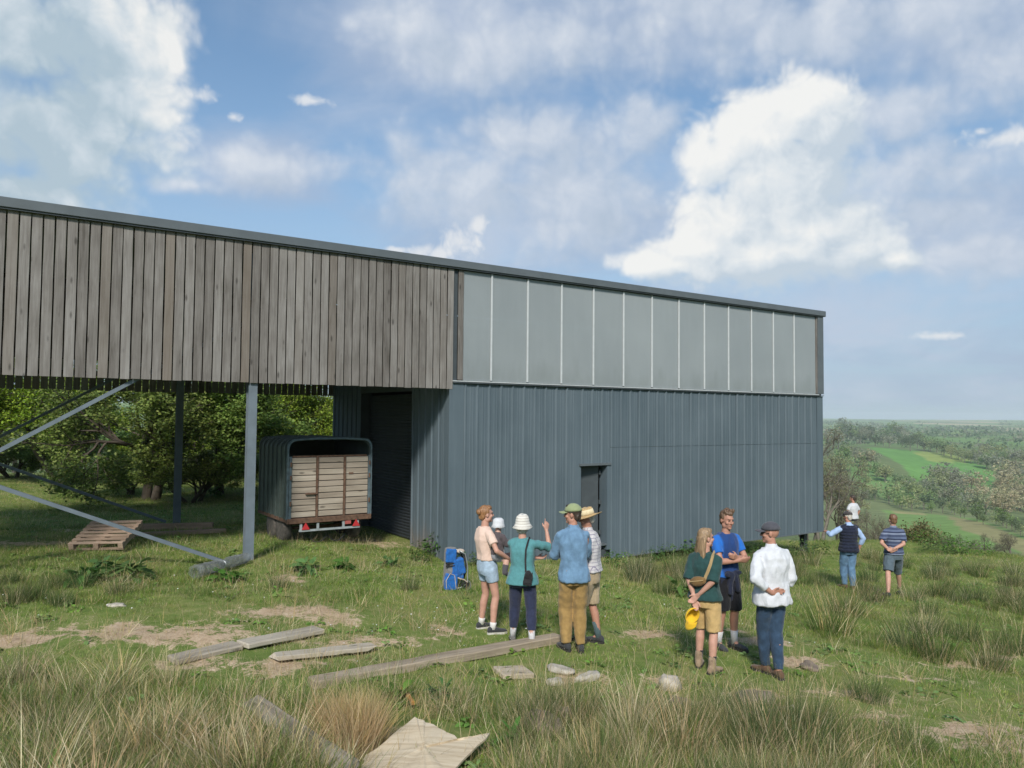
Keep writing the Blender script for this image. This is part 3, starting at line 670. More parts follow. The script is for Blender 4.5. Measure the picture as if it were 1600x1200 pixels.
MB().bb(.40, .50, -.036, -.028, gz0+.86, gz0+.895).build('small_plate', rusty, tr)
# lights
lb = MB().bb(-.66, .66, -.05, -.01, .305, .345).build('light_bar', galv, tr)
for x in (-.62, -.26, .30, .62): MB().bb(x-.025, x+.025, -.032, -.008, .346, zf-.08).build('bar_hanger', galv, tr)
for x in (-.53, .57): MB().add([(x-.085, -.07, .347), (x+.085, -.07, .347), (x, -.07, .49), (x-.085, -.05, .347), (x+.085, -.05, .347), (x, -.05, .49)], [(0, 1, 2), (5, 4, 3), (0, 3, 4, 1), (1, 4, 5, 2), (2, 5, 3, 0)]).build('triangle_reflector', redl, tr)
MB().bb(.33, .46, -.05, -.034, .40, .47).build('tail_lamp', plate_m, tr)
# running gear: two axles
for y in (.62, 1.28):
    MB().tube([(-hw+.2, y, .30), (hw-.2, y, .30)], .035, 8).build('axle', rusty, tr)
    for sx in (-1, 1):
        wh = MB().lathe([(.16, -.085), (.27, -.09), (.30, -.06), (.305, 0), (.30, .06), (.27, .09), (.16, .085)], 22).build('wheel', tyre_m, tr, (sx*(hw-.14), y, .30), smooth=True); wh.rotation_euler = (0, math.pi/2, 0)
        MB().lathe([(.03, -.07), (.12, -.06), (.165, -.07), (.17, .07), (.12, .05), (.03, .06)], 18).build('rim', galv, wh, smooth=True)
for sx in (-1, 1): MB().bb(sx*(hw-.02)-.11*(sx > 0), sx*(hw-.02)+.11*(sx < 0), .28, 1.62, .60, zf-.075).build('mudguard', black, tr)
MB().tube([(-.4+.8*i/14, .12, .17-.13*math.sin(math.pi*(i/14*2 % 1))) for i in range(15)], .012, 5).build('hanging_cable', black, tr)
MB().bar((-.45, TL-.1, zf-.05), (0, TL+1.0, .42), .05, .06).build('drawbar', rusty, tr); MB().bar((.45, TL-.1, zf-.05), (0, TL+1.0, .42), .05, .06).build('drawbar', rusty, tr)

# ------------------------------------------------------------------ pallet, beams, netting roll under and beside the posts
q = hit(150, 862); pz = gz(q[0], q[1])
pal = thing('pallet', 'worn wooden pallet tilted up on a beam under the slatted boards', 'pallet', (q[0], q[1], pz+.03), R_(7))
pal.rotation_euler = (R_(17), R_(-1), R_(5))
sl = MB().box((0, 0, 0), (.98, .085, .02)).mesh('slat', pallet_wood, bevel=.003)
for i in range(7): o = obj('slat', sl, pal, (random.uniform(-.008, .008), .05+i*.152, .125)); o.rotation_euler = (0, 0, random.uniform(-.012, .012))
for i in (0, 3, 6): obj('slat', sl, pal, (0, .05+i*.152, .0))
st_ = MB().box((0, 0, 0), (.09, 1.0, .095)).mesh('bearer', pallet_wood, bevel=.003)
for x in (-.44, 0, .44): obj('bearer', st_, pal, (x, .5, .065))
pale_board = wood('bleached_board', [(.24, .205, .16), (.43, .385, .32), (.58, .54, .47), (.38, .32, .24)], 'X')
def lying(name, a, b, wdt, hgt_, mat, label, cat, lift=0., bev=.012, group=None, jag=0., seg=6, seed=0, tilt=0.):
    """a timber lying on the ground between two photo pixels"""
    A, B = (hit(*a) if len(a) == 2 else np.array(a)), (hit(*b) if len(b) == 2 else np.array(b)); A[2] = gz(A[0], A[1]); B[2] = gz(B[0], B[1])
    M = Vector((A+B)/2)+Vector((0, 0, hgt_/2+lift)); d = Vector(B-A); L = d.length; d.normalize(); y = Vector((0, 0, 1)).cross(d).normalized(); z = d.cross(y); rr = random.Random(seed+5)
    mb = MB(); rs = []
    for i in range(seg+1):
        x = L*(i/seg-.5); e = (jag if i in (0, seg) else 0); j = lambda s_=.004: rr.uniform(-s_, s_)
        rs.append([(x+rr.uniform(-e, e), -wdt/2+j(), -hgt_/2+j()), (x+rr.uniform(-e, e), wdt/2+j(), -hgt_/2+j()), (x+rr.uniform(-e, e), wdt/2+j(), hgt_/2+j()), (x+rr.uniform(-e, e), -wdt/2+j(), hgt_/2+j())])
    mb.rings(rs); o = mb.build(name, mat, None, M, bevel=bev); o.rotation_euler = (Matrix((d, y, z)).transposed() @ Matrix.Rotation(tilt, 3, 'X')).to_euler()
    return tag(o, label, cat, group)
lying('wooden_beam', (203, 830), (333, 827), .10, .16, dark_lumber, 'shorter dark beam lying behind the other at the rear post', 'beam', 0, seed=1)
lying('wooden_beam', (196, 840), (353, 832), .16, .09, dark_lumber, 'longer low dark beam beside the pallet at the rear post', 'beam', 0, seed=2)
A, B = hit(303, 905), hit(386, 880)
A[2] = gz(A[0], A[1])+.11; B[2] = gz(B[0], B[1])+.10; A, B = Vector(A), Vector(B)
wire_m = plain('weathered_wire', (.20, .215, .215), .6, .3, 14., metallic=.2)
roll = thing('netting_roll', 'rolled grey wire netting lying at the foot of the front steel post', 'netting roll', tuple(A))
d = (B-A); L = d.length; roll.rotation_euler = d.to_track_quat('X', 'Z').to_euler()
wire = MB(); rr = random.Random(4)
for k in range(3):
    R0 = .088+.016*k
    for sgn in (-1, 1):
        for j in range(7):
            pts = []
            for i in range(41):
                x = L*i/40+rr.uniform(-.004, .004); a = sgn*(i/40*L/.16*2*math.pi/1.6)+j*2*math.pi/7+k*.3; R1 = R0*(1+.06*math.sin(x*7+k)-.42*math.exp(-((x-L*.52)/.06)**2)-.16*(x > L*.52)); pts.append((x, R1*math.cos(a), R1*math.sin(a)*.92))
            wire.tube(pts, .0019, 3, cap=False)
wire.build('wire_netting', wire_m, roll)
MB().tube([(0.52*L, .066*math.cos(a), .06*math.sin(a)) for a in np.linspace(0, 2*math.pi, 16)], .008, 5, cap=False).build('tie_wire', galv, roll)

# ------------------------------------------------------------------ timbers and scraps in the grass
lying('plank', (268, 1036), (372, 1012), .26, .06, old_lumber, 'front length of the pair of weathered planks end to end in the grass', 'plank', seed=3)
lying('plank', (378, 1014), (498, 990), .26, .06, old_lumber, 'rear length of the pair of weathered planks end to end in the grass', 'plank', .02, seed=4)
lying('plank', (430, 1034), (576, 1018), .20, .05, pale_board, 'split grey plank with a broken right end in front of the plank pair', 'plank', .03, jag=.08, seg=10, bev=.006, seed=5)
lying('long_beam', (486, 1076), (873, 1003), .19, .10, lumber, 'long squared timber beam running through the grass to the tan trousers', 'beam', seed=6, seg=12)
lying('timber_block', (778, 1056), (826, 1054), .32, .06, lumber, 'short flat timber block alone in front of the long beam', 'block', seed=7)
lying('plank', (392, 1118), (545, 1232), .17, .06, old_lumber, 'mossy plank sloping into the straw grass nearest the camera', 'plank', .09, seed=8, tilt=.35)
lying('stick', (1168, 1122), (1240, 1110), .03, .025, old_lumber, 'thin bleached stick in the rushes below the white shirt', 'stick', .03, seed=9, seg=8, bev=.004)
rust_wood = wood('orange_wood', [(.20, .10, .03), (.34, .17, .05), (.42, .24, .08), (.3, .14, .04)], 'X')
lying('stick', (630, 1088), (646, 1112), .035, .03, rust_wood, 'short orange brown stick standing up in the dark green grass', 'stick', .06, seed=10, bev=.004)
stone_m = plain('pale_stone', (.42, .38, .32), .9, .3, 7., bmp=.6)
stone_b = plain('brown_stone', (.20, .155, .12), .92, .35, 6., bmp=.7)
def rock(name, px, py, size, mat, label, cat='stone', seed=0, sink=.25):
    q = hit(px, py); rr = random.Random(seed+40); bm = bmesh.new(); bmesh.ops.create_icosphere(bm, subdivisions=3, radius=1.)
    off = Vector((seed*2.7, seed*1.1, 0))
    for v in bm.verts:
        p = v.co.copy(); f = 1+.35*mnoise.noise(p*1.1+off)+.16*mnoise.noise(p*2.7+off); v.co = Vector((p.x*f*size[0], p.y*f*size[1], max(-.7, min(.62, p.z))*f*size[2]))
    me = bpy.data.meshes.new(name); bm.to_mesh(me); bm.free(); me.materials.append(mat); me.shade_smooth()
    o = obj(name, me, None, (q[0], q[1], gz(q[0], q[1])+size[2]*(1-sink)*.6), rr.uniform(0, 6)); return tag(o, label, cat)
rock('stone', 876, 1050, (.20, .09, .05), stone_m, 'flat pale slab behind the other two pale stones past the block', seed=1)
rock('stone', 918, 1062, (.17, .07, .06), stone_m, 'narrow pale stone right of the flat slab in the grass', seed=2)
rock('stone', 868, 1070, (.09, .07, .06), stone_m, 'small pale lump in the grass below the flat slab', seed=3)
rock('stone', 1046, 1076, (.12, .11, .12), stone_m, 'upright grey stone at the edge of the path near the beige boots', seed=4)
rock('stone', 1062, 1112, (.20, .13, .10), stone_b, 'brown stone half sunk in rushes below the upright grey stone', seed=5)
rock('log', 850, 1150, (.26, .12, .14), stone_b, 'larger weathered log stump in the rushes right of the plywood', 'log', seed=6)
rock('log', 880, 1136, (.09, .10, .15), stone_b, 'smaller log end leaning against the weathered stump', 'log', seed=7)
rock('stone', 182, 948, (.13, .07, .04), stone_m, 'flat pale stone alone in the short grass near the netting roll', seed=8)
rock('stone', 1180, 1098, (.26, .14, .09), stone_b, 'low brown stone behind the bleached stick', seed=9)
rock('stone', 1000, 1196, (.12, .08, .06), stone_m, 'pale stone in the grass at the very front', seed=10)
rock('clod', 1264, 1044, (.17, .10, .05), stone_b, 'dark clod of turned earth beside the white shirt', 'earth clod', seed=11)
# plywood sheet
def ply():
    cs = [(572, 1197, .08), (648, 1147, .14), (668, 1154, .13), (716, 1178, .12), (766, 1172, .14), (705, 1222, .07), (640, 1240, .04), (560, 1225, .05)]
    P3 = []
    for x, y, h in cs: q = hit(x, y); P3.append(Vector((q[0], q[1], gz(q[0], q[1])+h)))
    cen = sum(P3, Vector())/len(P3); mb = MB(); n = len(P3); rr = random.Random(8); top = []
    m = 6; edge = []
    for i in range(n):
        for j in range(m): t = j/m; p = P3[i].lerp(P3[(i+1) % n], t); edge.append(p+Vector((rr.uniform(-.012, .012), rr.uniform(-.012, .012), rr.uniform(-.006, .006))))
    rs = []
    for k, f in enumerate((1., .75, .5, .25, .05)): rs.append([cen+(e-cen)*f+Vector((0, 0, .012*(1-f)*(1+.8*math.sin(9*e.x)))) for e in edge])
    up = [[p-cen for p in r_] for r_ in rs]; N_ = len(edge); vs = [q for r_ in up for q in r_]; vs += [q-Vector((0, 0, .016)) for r_ in up for q in r_]; K = N_*len(up); fs = []
    for i in range(len(up)-1):
        for j in range(N_):
            k = (j+1) % N_; fs.append((i*N_+j, i*N_+k, (i+1)*N_+k, (i+1)*N_+j)); fs.append((K+i*N_+j, K+(i+1)*N_+j, K+(i+1)*N_+k, K+i*N_+k))
    L_ = (len(up)-1)*N_; fs += [tuple(L_+j for j in range(N_)), tuple(K+L_+j for j in range(N_-1, -1, -1))]
    for j in range(N_): k = (j+1) % N_; fs.append((j, K+j, K+k, k))
    mb.add(vs, fs)
    plym = wood('plywood', [(.30, .21, .13), (.56, .46, .32), (.70, .60, .46), (.48, .37, .24)], 'X', knots=False, scale=.8)
    return tag(mb.build('plywood_sheet', plym, None, cen, smooth=False), 'broken sheet of delaminating plywood lying over the straw grass', 'plywood sheet')
ply()
# ------------------------------------------------------------------ plants: materials
def leafmat(name, attr=True, base=None, trans=.35, rough=.55, hue=.0, patch=False):
    m, t, b, o = newmat(name); inf = t.add('ShaderNodeObjectInfo').outputs['Random']
    if attr: c = t.add('ShaderNodeAttribute', attribute_name='tint').outputs['Color']
    else:
        n = t.noise(t.add('ShaderNodeNewGeometry').outputs['Position'], 1.3, 3, .6)
        c = t.ramp(n, [(.3, tuple(x*.7 for x in base)), (.7, tuple(x*1.35 for x in base))])
    if patch:
        g_ = t.add('ShaderNodeNewGeometry').outputs['Position']; n_ = t.noise(g_, 1.1, 5, .7); n2_ = t.noise(g_, .35, 3, .6)
        c = t.mix(t.sstep(n_, .50, .66, 0., .6), c, (.30, .25, .11)); c = t.mix(t.sstep(n_, .48, .34, 0., .6), c, (.05, .105, .022)); c = t.mix(t.sstep(n2_, .5, .66, 0., .45), c, (.19, .20, .065))
    hs = t.add('ShaderNodeHueSaturation'); t.put(hs.inputs['Color'], c)
    t.put(hs.inputs['Value'], t.math('ADD', t.math('MULTIPLY', inf, .34), .83)); t.put(hs.inputs['Hue'], t.math('ADD', t.math('MULTIPLY', t.math('FRACT', t.math('MULTIPLY', inf, 5.7)), .035), .4825)); t.put(hs.inputs['Saturation'], t.math('ADD', t.math('MULTIPLY', t.math('FRACT', t.math('MULTIPLY', inf, 9.1)), .24), .88))
    c = hs.outputs[0]
    t.put(b.inputs['Base Color'], c); b.inputs['Roughness'].default_value = rough; b.inputs['Specular IOR Level'].default_value = .25
    tl = t.add('ShaderNodeBsdfTranslucent'); t.put(tl.inputs['Color'], c); mx = t.add('ShaderNodeMixShader', {'Fac': trans})
    t.l.new(b.outputs[0], mx.inputs[1]); t.l.new(tl.outputs[0], mx.inputs[2]); t.l.new(mx.outputs[0], o.inputs[0]); return m
blade_m = leafmat('grass_blade'); lawn_m = leafmat('lawn_blade', patch=True); leaf_m = leafmat('leaf')
bark = plain('bark', (.085, .068, .052), .9, .35, 8., bmp=.8)
bark_pale = plain('pale_bark', (.14, .125, .10), .9, .3, 8., bmp=.7)
STRAW = np.array([[.55, .46, .27], [.66, .57, .37], [.42, .33, .18], [.50, .37, .19]]); GREEN = np.array([[.125, .20, .038], [.165, .24, .05], [.09, .165, .034], [.215, .25, .075]]); DKG = np.array([[.06, .105, .03], [.078, .125, .036], [.095, .14, .045], [.115, .15, .055]])
def blades(n, rad, h, w, lean, straw, seed, segs=4, green=GREEN, curl=.55, spread=1.):
    g = np.random.default_rng(seed)
    a = g.uniform(0, 2*math.pi, n); rr = rad*np.sqrt(g.uniform(0, 1, n)); bx, by = rr*np.cos(a), rr*np.sin(a)
    la = a+g.normal(0, .7, n); ln = np.abs(g.normal(0, lean, n))+.12*spread*rr/rad; L = g.uniform(h[0], h[1], n)*(1-.25*rr/rad)
    cu = g.uniform(.2, 1., n)*curl; W = g.uniform(.7, 1.3, n)*w; fa = g.uniform(0, math.pi, n); fx, fy = np.cos(fa), np.sin(fa)
    t = np.linspace(0, 1, segs+1); V = np.zeros((n, segs+1, 2, 3)); px, py, pz = bx.copy(), by.copy(), np.full(n, -.02)
    for i in range(segs+1):
        ww = W*(1-.92*t[i]**1.6)*.5
        V[:, i, 0] = np.stack([px-fx*ww, py-fy*ww, pz], -1); V[:, i, 1] = np.stack([px+fx*ww, py+fy*ww, pz], -1)
        th = ln+cu*t[i]*1.5; st = L/segs
        px = px+np.cos(la)*np.sin(th)*st; py = py+np.sin(la)*np.sin(th)*st; pz = pz+np.cos(th)*st
    base = np.arange(n)[:, None]*(segs+1)*2; i = np.arange(segs)[None]*2
    F4 = np.stack([base+i, base+i+1, base+i+3, base+i+2], -1).reshape(-1, 4)
    sw = g.uniform(0, 1, n) < straw; pal = np.where(sw[:, None], STRAW[g.integers(0, 4, n)], green[g.integers(0, 4, n)])*g.uniform(.75, 1.25, (n, 1))
    c = np.repeat(pal, (segs+1)*2, 0); tt = np.tile(np.repeat(t, 2), n)[:, None]
    tipc = np.array([.36, .29, .15]); k = np.clip((tt-.72)/.28, 0, 1)*g.uniform(0, .9, n).repeat((segs+1)*2)[:, None]; c = c*(1-k)+tipc*k
    return V.reshape(-1, 3), F4, np.c_[c, np.ones(len(c))]
def blade_mesh(name, *a, **k):
    parts = a[0] if isinstance(a[0], list) else [blades(*a, **k)]
    V, F4, Cc, o = [], [], [], 0
    for v, f, c in parts: V.append(v); F4.append(f+o); Cc.append(c); o += len(v)
    return np_mesh(name, np.concatenate(V), np.concatenate(F4), blade_m, False, {'tint': ('FLOAT_COLOR', np.concatenate(Cc))})

# ------------------------------------------------------------------ rush tussocks: every clump an object, meshes shared
OCH = np.array([[.50, .38, .20], [.58, .46, .26], [.42, .30, .15], [.46, .32, .15]])
TUS = {'ochre': [blade_mesh('tussock', [blades(260, .22, (.5, 1.0), .0066, .26, 0., 30+i, 5, OCH, curl=.6), blades(60, .26, (.2, .5), .0055, .5, .4, 50+i, 4)]) for i in range(2)],
       'straw': [blade_mesh('tussock', [blades(80, .22, (.5, 1.02), .0078, .32, .92, 10+i, 5, curl=.85), blades(210, .28, (.18, .58), .0060, .5, .12, 40+i, 4, GREEN)]) for i in range(5)],
       'mixed': [blade_mesh('tussock', [blades(230, .22, (.38, .80), .0052, .26, .26, 60+i, 5, DKG, curl=.45), blades(110, .3, (.2, .45), .0055, .5, .3, 80+i, 4)]) for i in range(4)],
       'green': [blade_mesh('tussock', [blades(280, .24, (.35, .7), .0055, .25, .12, 100+i, 4, DKG, curl=.4), blades(100, .3, (.15, .4), .005, .5, .35, 120+i, 4)]) for i in range(4)]}
rt = random.Random(11)
def tussock(x, y, kind, scale, label, group, pix=True):
    q = hit(x, y) if pix else (x, y); o = obj('rush_tussock', rt.choice(TUS[kind]), None, (q[0], q[1], gz(q[0], q[1])-.01), rt.uniform(0, 6.28))
    s_ = scale*rt.uniform(.9, 1.1); o.scale = (s_*rt.uniform(.9, 1.15), s_*rt.uniform(.9, 1.15), s_*rt.uniform(.88, 1.12)); return tag(o, label, 'rush tussock', group)
for x, y, k, s_, lab in ((1300, 988, 'mixed', 1.1, 'broad rush clump with brown tips between the white shirt and the striped polo'), (1322, 962, 'mixed', 1.15, 'rush clump just below the jeans of the man in the navy waistcoat'),
        (1358, 1094, 'green', .72, 'dark low rush clump standing alone on the bare path'), (1418, 1012, 'mixed', 1.0, 'rush clump left of the widest pair below the striped polo'), (1462, 1030, 'mixed', 1.2, 'tall pale tipped rush clump in the open below the striped polo'),
        (1446, 990, 'mixed', 1.05, 'rush clump behind the tall pale tipped one'), (1506, 1000, 'mixed', .9, 'rush clump right of the tall pale tipped one'), (1548, 1044, 'mixed', 1.0, 'pale tipped rush clump at the edge of the bright green turf'), (1585, 1020, 'green', 1.1, 'dark rush clump cut by the edge of the view on the right'),
        (1236, 1196, 'mixed', 1.25, 'tall green rush clump in front below the white shirt'), (1178, 1190, 'mixed', 1.1, 'green rush clump with straw stems beside the tall front one'), (1420, 1182, 'mixed', .8, 'bluish rush clump in front on the lower slope'), (1130, 1120, 'green', .8, 'rush clump in front of the beige boots'),
        (436, 918, 'mixed', .6, 'small rush clump beside the post with the netting'), (184, 930, 'mixed', .7, 'small rush clump in front of the pallet'), (640, 922, 'mixed', .6, 'small rush clump left of the blue child carrier'), (1330, 1178, 'mixed', .95, 'rush clump in front between the stick and the bluish clump')):
    tussock(x, y, k, s_, lab, 'rush tussocks in the rough pasture')
G1 = 'straw grass tussocks in the front stand'; L1 = 'straw coloured grass tussock in the dense stand along the front'
for k in range(60):
    x = rt.uniform(-60, 590); y = rt.uniform(1062, 1275)
    if y < 1062+max(0, (x-60))*.03+12*math.sin(x*.02): continue
    if 455 < x and y > 1085 or abs((x-392)-(y-1118)*1.35) < 46 and y > 1105: continue
    tussock(x, y, 'straw' if rt.random() < .72 else 'mixed', rt.uniform(.42, .88), L1, G1)
for x, y in ((560, 1150), (578, 1165), (540, 1160), (520, 1150), (555, 1182), (535, 1182), (570, 1150), (552, 1138)): tussock(x, y, 'ochre', .62, 'warm ochre grass tussock of the tallest stand beside the plywood', 'ochre tussocks beside the plywood')
L2 = 'mixed straw and green tussock in the loose grass along the front centre'; G2 = 'loose tussocks along the front centre'
for k in range(20):
    x = rt.uniform(790, 1060); y = rt.uniform(1110, 1270); tussock(x, y, 'straw' if rt.random() < .5 else 'mixed', rt.uniform(.5, .85), L2, G2)
L3 = 'green rush tussock in the front right of the pasture'; G3 = 'green tussocks front right'
for k in range(26):
    x = rt.uniform(1060, 1330); y = rt.uniform(1140, 1290); tussock(x, y, 'mixed' if rt.random() < .7 else 'green', rt.uniform(.55, .9), L3, G3)
L4 = 'tall dark rush tussock along the foot of the metal wall'; G4 = 'rushes along the foot of the metal wall'
for k in range(30):
    x = rt.uniform(985, 1300); y = 893-.04*(x-985)+rt.uniform(0, 36); tussock(x, y, 'green' if rt.random() < .6 else 'mixed', rt.uniform(.7, 1.05), L4, G4)
L5 = 'rush tussock on the slope beyond the striped polo'; G5 = 'rushes on the slope beyond'
for k in range(44):
    x = rt.uniform(1300, 1620); y = rt.uniform(872+max(0, x-1400)*.12, 962)
    if 1375 < x < 1420 and y > 925: continue
    tussock(x, y, 'mixed' if rt.random() < .6 else 'green', rt.uniform(.6, .95), L5, G5)
L6 = 'dark rush tussock in the grass before the pallet'; G6 = 'rushes near the pallet'
for k in range(10): tussock(rt.uniform(-40, 150), rt.uniform(905, 945), 'green', rt.uniform(.5, .75), L6, G6)

# ------------------------------------------------------------------ short grass: nobody could count it
def scatter(name, pts, meshes, scale, seed, label=None):
    """one object: points carry rotation and size, geometry nodes set a tuft on each"""
    g = np.random.default_rng(seed); n = len(pts); me = bpy.data.meshes.new(name); me.vertices.add(n); me.vertices.foreach_set('co', np.asarray(pts, np.float32).ravel())
    a = me.attributes.new('turn', 'FLOAT_VECTOR', 'POINT'); a.data.foreach_set('vector', np.stack([g.normal(0, .08, n), g.normal(0, .08, n), g.uniform(0, 6.28, n)], -1).astype(np.float32).ravel())
    a = me.attributes.new('size', 'FLOAT', 'POINT'); a.data.foreach_set('value', (scale*g.uniform(.65, 1.3, n)).astype(np.float32))
    a = me.attributes.new('pick', 'INT', 'POINT'); a.data.foreach_set('value', g.integers(0, len(meshes), n).astype(np.int32))
    co = bpy.data.collections.new(name+'_tufts')
    for i, m in enumerate(meshes): co.objects.link(bpy.data.objects.new('tuft', m))
    o = obj(name, me); gt = bpy.data.node_groups.new(name, 'GeometryNodeTree'); gt.is_modifier = True
    gt.interface.new_socket('Geometry', in_out='INPUT', socket_type='NodeSocketGeometry'); gt.interface.new_socket('Geometry', in_out='OUTPUT', socket_type='NodeSocketGeometry')
    N = NT(gt); gi = N.add('NodeGroupInput'); go = N.add('NodeGroupOutput'); ci = N.add('GeometryNodeCollectionInfo'); ci.inputs[0].default_value = co; ci.inputs['Separate Children'].default_value = True; ci.inputs['Reset Children'].default_value = True
    iop = N.add('GeometryNodeInstanceOnPoints'); iop.inputs['Pick Instance'].default_value = True
    def att(nm, ty, key): q = N.add('GeometryNodeInputNamedAttribute', data_type=ty); q.inputs[0].default_value = nm; return [s for s in q.outputs if s.enabled][0]
    N.l.new(gi.outputs[0], iop.inputs['Points']); N.l.new(ci.outputs[0], iop.inputs['Instance']); N.l.new(att('pick', 'INT', 0), iop.inputs['Instance Index'])
    er = N.add('FunctionNodeEulerToRotation'); N.l.new(att('turn', 'FLOAT_VECTOR', 0), er.inputs[0]); N.l.new(er.outputs[0], iop.inputs['Rotation'])
    cx = att('size', 'FLOAT', 0); N.l.new(cx, iop.inputs['Scale']); N.l.new(iop.outputs[0], go.inputs[0])
    md = o.modifiers.new('scatter', 'NODES'); md.node_group = gt
    if n: pass
    return tag(o, label, kind='stuff')
LG = GREEN*np.array([1.45, 1.48, 1.15])
LAWN = [blade_mesh('tuft', 46, .17, (.025, .075), .0048, .6, s_, 200+i, 2, LG, curl=.7) for i, s_ in enumerate((.06, .14, .25, .12))]
DRY = [blade_mesh('tuft', 40, .2, (.04, .12), .0042, .7, s_, 220+i, 3, LG, curl=.8) for i, s_ in enumerate((.6, .8, .45))]
LUSH = [blade_mesh('tuft', 60, .2, (.08, .2), .006, .45, .05, 240+i, 3, GREEN, curl=.7) for i in range(3)]
def lowfreq(x, y): return .5+.25*np.sin(x*.8+1.3*np.sin(y*.6))+.25*np.sin(y*1.1+1.7*np.sin(x*.5+1))
def inside_box(x, y, m=0.):
    q = np.stack([x, y], -1)-C0; s_ = q@Dv; t = q@Nv; return (s_ > -m) & (s_ < LEN+m) & (t > -.05-m) & (t < DEP+m)
def field(n, ymin, ymax, seed, lim=.74):
    g = np.random.default_rng(seed); r = np.sqrt(g.uniform(ymin**2, ymax**2, n)); a = g.uniform(-lim, lim, n); return r*np.sin(a), r*np.cos(a), g.uniform(0, 1, n)
def keep(x, y, m): z = hgt(x[m], y[m]); return np.stack([x[m], y[m], z], -1)
x, y, u = field(30000, 4.2, 17, 1); b_ = bare(x, y); lf = lowfreq(x, y); wn = worn(x, y); m = (u > b_*1.15+.45*wn) & (u < .6+.4*lf-.35*(b_ > .3)) & ~inside_box(x, y)
for q_ in LAWN+DRY[2:]: q_.materials.clear(); q_.materials.append(lawn_m)
scatter('grass', keep(x, y, m), LAWN, 1., 5)
x, y, u = field(26000, 17, 44, 2); b_ = bare(x, y); m = (u > b_) & ~inside_box(x, y) & (y < 40)
scatter('grass', keep(x, y, m), LAWN+DRY[2:], 1.5, 6)
x, y, u = field(9000, 4.2, 30, 3); lf = lowfreq(x+3, y-2); b_ = bare(x, y); m = (u < .12+.5*(1-lf)+.3*worn(x, y)) & (u > b_*.5) & ~inside_box(x, y); scatter('dry_grass', keep(x, y, m), DRY, 1., 7)
x, y, u = field(16000, 4.2, 36, 4); lf = lowfreq(x*1.3-5, y*1.2+4); q_ = np.stack([x, y], -1)-C0; t_ = q_@Nv; s_ = q_@Dv; strip = ((t_ > -1.2) & (t_ < 0) & (s_ > 0)) | ((t_ > -3.2) & (t_ < 7.5) & (s_ < -3)) ; bk = np.hypot(x-6.5, y-14) < 3.6
m = (u < .04+.5*(lf > .72)+.5*strip*(lf > .3)+.45*bk) & (bare(x, y) < .35) & (worn(x, y) < .4) & ~inside_box(x, y); scatter('lush_grass', keep(x, y, m), LUSH, 1., 8)
# foreground rough grass between the tussocks
P_ = []
for k in range(1500):
    px, py = rt.uniform(-40, 1640), rt.uniform(1085, 1300)
    if px > 1330 and rt.random() < .6 or (555 < px < 790 and py > 1130) or (abs((px-392)-(py-1118)*1.3) < 40 and py > 1100): continue
    d_ = ray(px, py); q = CAM+d_*((CAM[2]-.3)/-d_[2]); P_.append((q[0], q[1], gz(q[0], q[1])))
scatter('rough_grass', P_, [blade_mesh('tuft', 44, .14, (.15, .42), .0045, .4, s_, 260+i, 4, GREEN, curl=.8) for i, s_ in enumerate((.12, .3, .5, .08))], 1., 9)
# dead stalks lying flat and small weeds in the turf
FLAT = [blade_mesh('tuft', 26, .25, (.2, .5), .005, 1.25, .92, 280+i, 3, curl=.35) for i in range(2)]
P_ = []
for k in range(420):
    px, py = rt.uniform(-40, 1400), rt.uniform(1050, 1290)
    if 560 < px < 785 and py > 1130: continue
    d_ = ray(px, py); q = CAM+d_*((CAM[2]-.25)/-d_[2]); P_.append((q[0], q[1], gz(q[0], q[1])+.03))
x, y, u = field(2600, 5, 18, 14); m = (u < .25+.6*(bare(x, y) > .25)) & ~inside_box(x, y)
scatter('dead_stalks', np.concatenate([np.array(P_), keep(x, y, m)]), FLAT, .8, 15)
def _weeds():
    x, y, u = field(3400, 5, 26, 16); m = (u < .9*lowfreq(x*2.1, y*1.7+3)) & (bare(x, y) < .5) & ~inside_box(x, y); scatter('weeds', keep(x, y, m), [leafy(12, .07, .10, .085, .045, 360+i, (.16, .26, .065)) for i in range(3)], .85, 17)
# daisies
g = np.random.default_rng(12); V, Fc = [], []
for cx, cy, n in ((760, 975, 26), (700, 970, 14), (430, 1005, 10), (600, 1000, 10), (80, 960, 10), (1160, 960, 8), (380, 928, 14), (840, 920, 8), (1010, 930, 8), (1300, 1000, 6), (900, 950, 6)):
    q = hit(cx, cy)
    for k in range(n):
        x, y = q[0]+g.normal(0, .55), q[1]+g.normal(0, .7); z = gz(x, y)+g.uniform(.05, .09); b = len(V); ty = g.normal(0, .2)
        V += [(x+.011*math.cos(a), y+.011*math.sin(a), z+ty*.011*math.sin(a)) for a in np.linspace(0, 2*math.pi, 6)[:-1]]+[(x, y, z+.004)]
        Fc += [(b+i, b+(i+1) % 5, b+5) for i in range(5)]
dm = plain('white_petal', (.75, .75, .72), .6, .05, 30., bmp=0)
tag(obj('daisies', np_mesh('daisies', V, Fc, dm)), kind='stuff')

